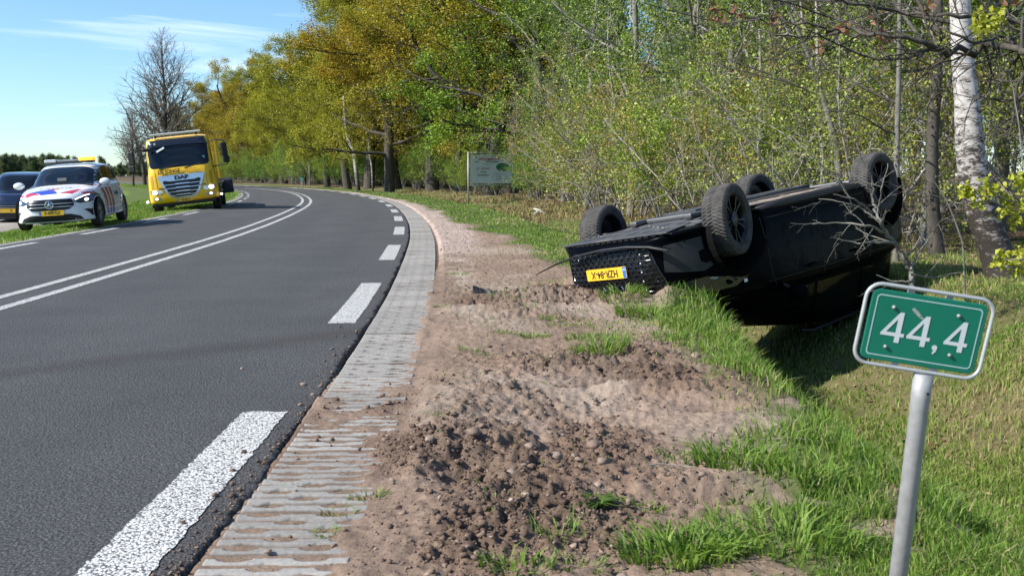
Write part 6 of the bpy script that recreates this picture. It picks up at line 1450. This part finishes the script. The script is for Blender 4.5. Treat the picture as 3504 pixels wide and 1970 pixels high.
# second, distant distance sign
c2 = at(1033, 623, 96); h2 = thing('hectometre_sign', 'tiny distant green distance sign at the outer edge of the bend', 'sign', (c2.x, 96, hz(c2.x, 96)))
MB().box((0, 0, .85), (.42, .02, .28)).build('panel', green_s, h2); MB().tube([(0, .02, 0), (0, .02, .9)], .03, 6).build('post', galv, h2)
put_text('44,5', .16, (0, -.014, .85), X_, Z_, white_s, h2, extrude=.002)

# billboard
Yb = 47.5; A = at(1603, 682, Yb); B = at(1757, 676, Yb + .9); A.z = hz(A.x, A.y) - .1; B.z = hz(B.x, B.y) - .1
ub = Vector((B.x - A.x, B.y - A.y, 0)); wb = ub.length; bb = thing('billboard', 'grey tube framed golf banner with painted lettering standing on the verge', 'billboard', tuple(A)); bb.rotation_euler = (0, 0, math.atan2(ub.y, ub.x))
tg = weathered('tube_grey', (.36, .36, .34), .55, .15, 14, metal=.3)
T_ = at(1603, 521, Yb).z - A.z
for x_ in (0, wb): MB().tube([(x_, 0, 0), (x_, 0, T_)], .042, 10).build('post', tg, bb, True)
Zb = at(1603, 634, Yb).z - A.z
for z_ in (T_ - .02, Zb): MB().tube([(0, 0, z_), (wb, 0, z_)], .03, 8).build('rail', tg, bb, True)
bx0, bx1 = .10 / 2.2 * wb, wb - .10; bz0, bz1 = Zb + .09, T_ - .12
m_b = weathered('banner_sheet', (.62, .64, .64), .5, .06, 2, dirt=((.36, .40, .33), .5, .9))
ban = MB().box(((bx0 + bx1) / 2, -.01, (bz0 + bz1) / 2), (bx1 - bx0, .02, bz1 - bz0)).build('banner', m_b, bb)
bw, bh = bx1 - bx0, bz1 - bz0; U = lambda u, v: (bx0 + u * bw, -.022, bz1 - v * bh)
red_i = mat('red_ink', (.38, .03, .05), .6); grn_i = mat('dark_green_ink', (.01, .09, .045), .6); gr2 = mat('grass_green_ink', (.015, .15, .06), .6)
put_text('PITCH&PUTT', .165, U(.45, .16), X_, Z_, red_i, ban, extrude=.001, bold=.006, sx=1.12)
put_text('MARTENSPLEK', .085, U(.52, .245), X_, Z_, grn_i, ban, extrude=.001, bold=.003, sx=1.15)
put_text('HET GOLFSPEL', .12, U(.30, .49), X_, Z_, red_i, ban, extrude=.001, bold=.001, sx=.9, shear=.15)
put_text('VOOR', .12, U(.30, .61), X_, Z_, grn_i, ban, extrude=.001, bold=.001, sx=.95, shear=.15)
put_text('IEDEREEN!', .13, U(.30, .72), X_, Z_, grn_i, ban, extrude=.001, bold=.001, sx=.95, shear=.15)
MB().prism(ellipse(0, 0, .165 * bw, .145 * bh), U(.78, .43), X_, Z_, .003).build('green_oval', gr2, ban)
for i in range(5): MB().box(Vector(U(.80, .36 + .035 * i)) + Vector((0, -.004, 0)), (.12 * bw + .03 * (i == 4), .002, .009)).build('small_print_line', mat('pale_print', (.45, .55, .45), .6), ban)
MB().prism(ellipse(0, 0, .18 * bw, .165 * bh), U(.70, .77), X_, Z_, .002).build('white_oval_border', mat('grey_ink', (.16, .18, .18), .6), ban)
MB().prism(ellipse(0, 0, .174 * bw, .158 * bh), Vector(U(.70, .77)) + Vector((0, -.002, 0)), X_, Z_, .002).build('white_oval', mat('banner_white', (.60, .61, .62), .6), ban)
for i in range(6): MB().box(Vector(U(.69, .67 + .04 * i)) + Vector((0, -.006, 0)), ((.17 if i else .2) * bw, .002, .012)).build('small_print_line', mat('grey_ink'), ban)
MB().prism([(0, 0), (.07, .03), (.07, -.05), (.055, -.02)], U(.12, .10), X_, Z_, .002).build('flag_mark', grn_i, ban)
MB().prism(ellipse(0, 0, .11, .018), U(.155, .25), X_, Z_, .002).build('hole_mark', grn_i, ban)
MB().tube([Vector(U(.30 + .32 * t, .30 + .04 * math.sin(t * PI) - .02 * t)) for t in np.linspace(0, 1, 12)], .006, 4).build('swoosh', grn_i, ban)
for i in range(7):
    u = (i + .5) / 7; MB().tube([U(u, .0), (bx0 + u * bw, 0, T_ - .02)], .006, 4).tube([U(u, 1.), (bx0 + u * bw, 0, Zb)], .006, 4).build('lashing', ink, bb)
for i in range(5):
    v = (i + .5) / 5; MB().tube([U(0, v), (0, 0, bz1 - v * bh)], .006, 4).tube([U(1, v), (wb, 0, bz1 - v * bh)], .006, 4).build('lashing', ink, bb)

# torn black bumper piece on the soil
p = ground_at(1660, 1012); deb = MB(); n = 9
for i in range(n):
    t = i / (n - 1); x = -.125 + .25 * t; zt = .035 * math.sin(t * PI * .9 + 2.2) + .03 + .02 * random.random(); zb = .004
    deb.v += [(x, .02 * math.sin(t * 5), zt + .02), (x, -.03 - .01 * math.sin(t * 9), zb + .012 * (i % 3 == 0)), (x + .005, .03, zb)]
deb.f = [(3 * i + a, 3 * i + b_, 3 * i + 3 + b_, 3 * i + 3 + a) for i in range(n - 1) for a, b_ in ((0, 1), (1, 2), (2, 0))] + [(0, 1, 2), (26, 25, 24)]
tag(deb.build('bumper_fragment', black_pl, None, loc=(p.x, p.y, hz(p.x, p.y) + .005)), 'broken curved piece of black car plastic lying on the bare soil', 'debris')
# white thing in the far grass
p = ground_at(1848, 722); b = MB(); b.tube([(-.22, 0, .22), (-.05, 0, .16), (.1, 0, .06), (.3, 0, .05)], [.02, .05, .045, .01], 6).tube([(-.05, 0, .14), (-.2, .05, .03), (-.3, .05, .06)], [.04, .03, .01], 6)
tag(b.build('white_branch', mat('peeled_wood', (.62, .58, .5), .8), None, True, loc=(p.x, p.y, hz(p.x, p.y))), 'small white forked piece of wood lying in the far grass', 'branch')
# white mirror fragment below the car
p = at(2480, 1120, 9.6); b = MB(); b.box((0, 0, 0), (.09, .03, .05), (.3, .5, .2)).box((-.10, .0, -.03), (.02, .02, .10), (0, .4, 0))
pz = hz(p.x, p.y); tag(b.build('plastic_shard', mat('glint_and_shard_white'), None, bevel=.004, loc=(p.x, p.y, pz + .06)), 'small white plastic shard in the grass under the car', 'debris')
# fallen stick
for a, c, lab in ((2262, 1590, 'thin dry twig lying on the soil beside the leafy clumps'), (2700, 1500, 'dry stalk lying in the grass near the ditch lip')):
    p = ground_at(a, c); z = hz(p.x, p.y)
    tag(MB().tube([(-.12, 0, .012), (0, .015, .02), (.14, -.01, .012)], [.004, .003, .002], 5).build('twig', bark_twig, None, loc=(p.x, p.y, z)), lab, 'twig')
# orphan clean-up: delete unused temp datablocks
for me in list(bpy.data.meshes):
    if me.users == 0: bpy.data.meshes.remove(me)
tri = 0
for me in bpy.data.meshes: tri += sum(1 for _ in ()) + len(me.loops) - 2 * len(me.polygons)
print('UNIQUE TRIANGLES', tri, 'OBJECTS', len(bpy.data.objects))
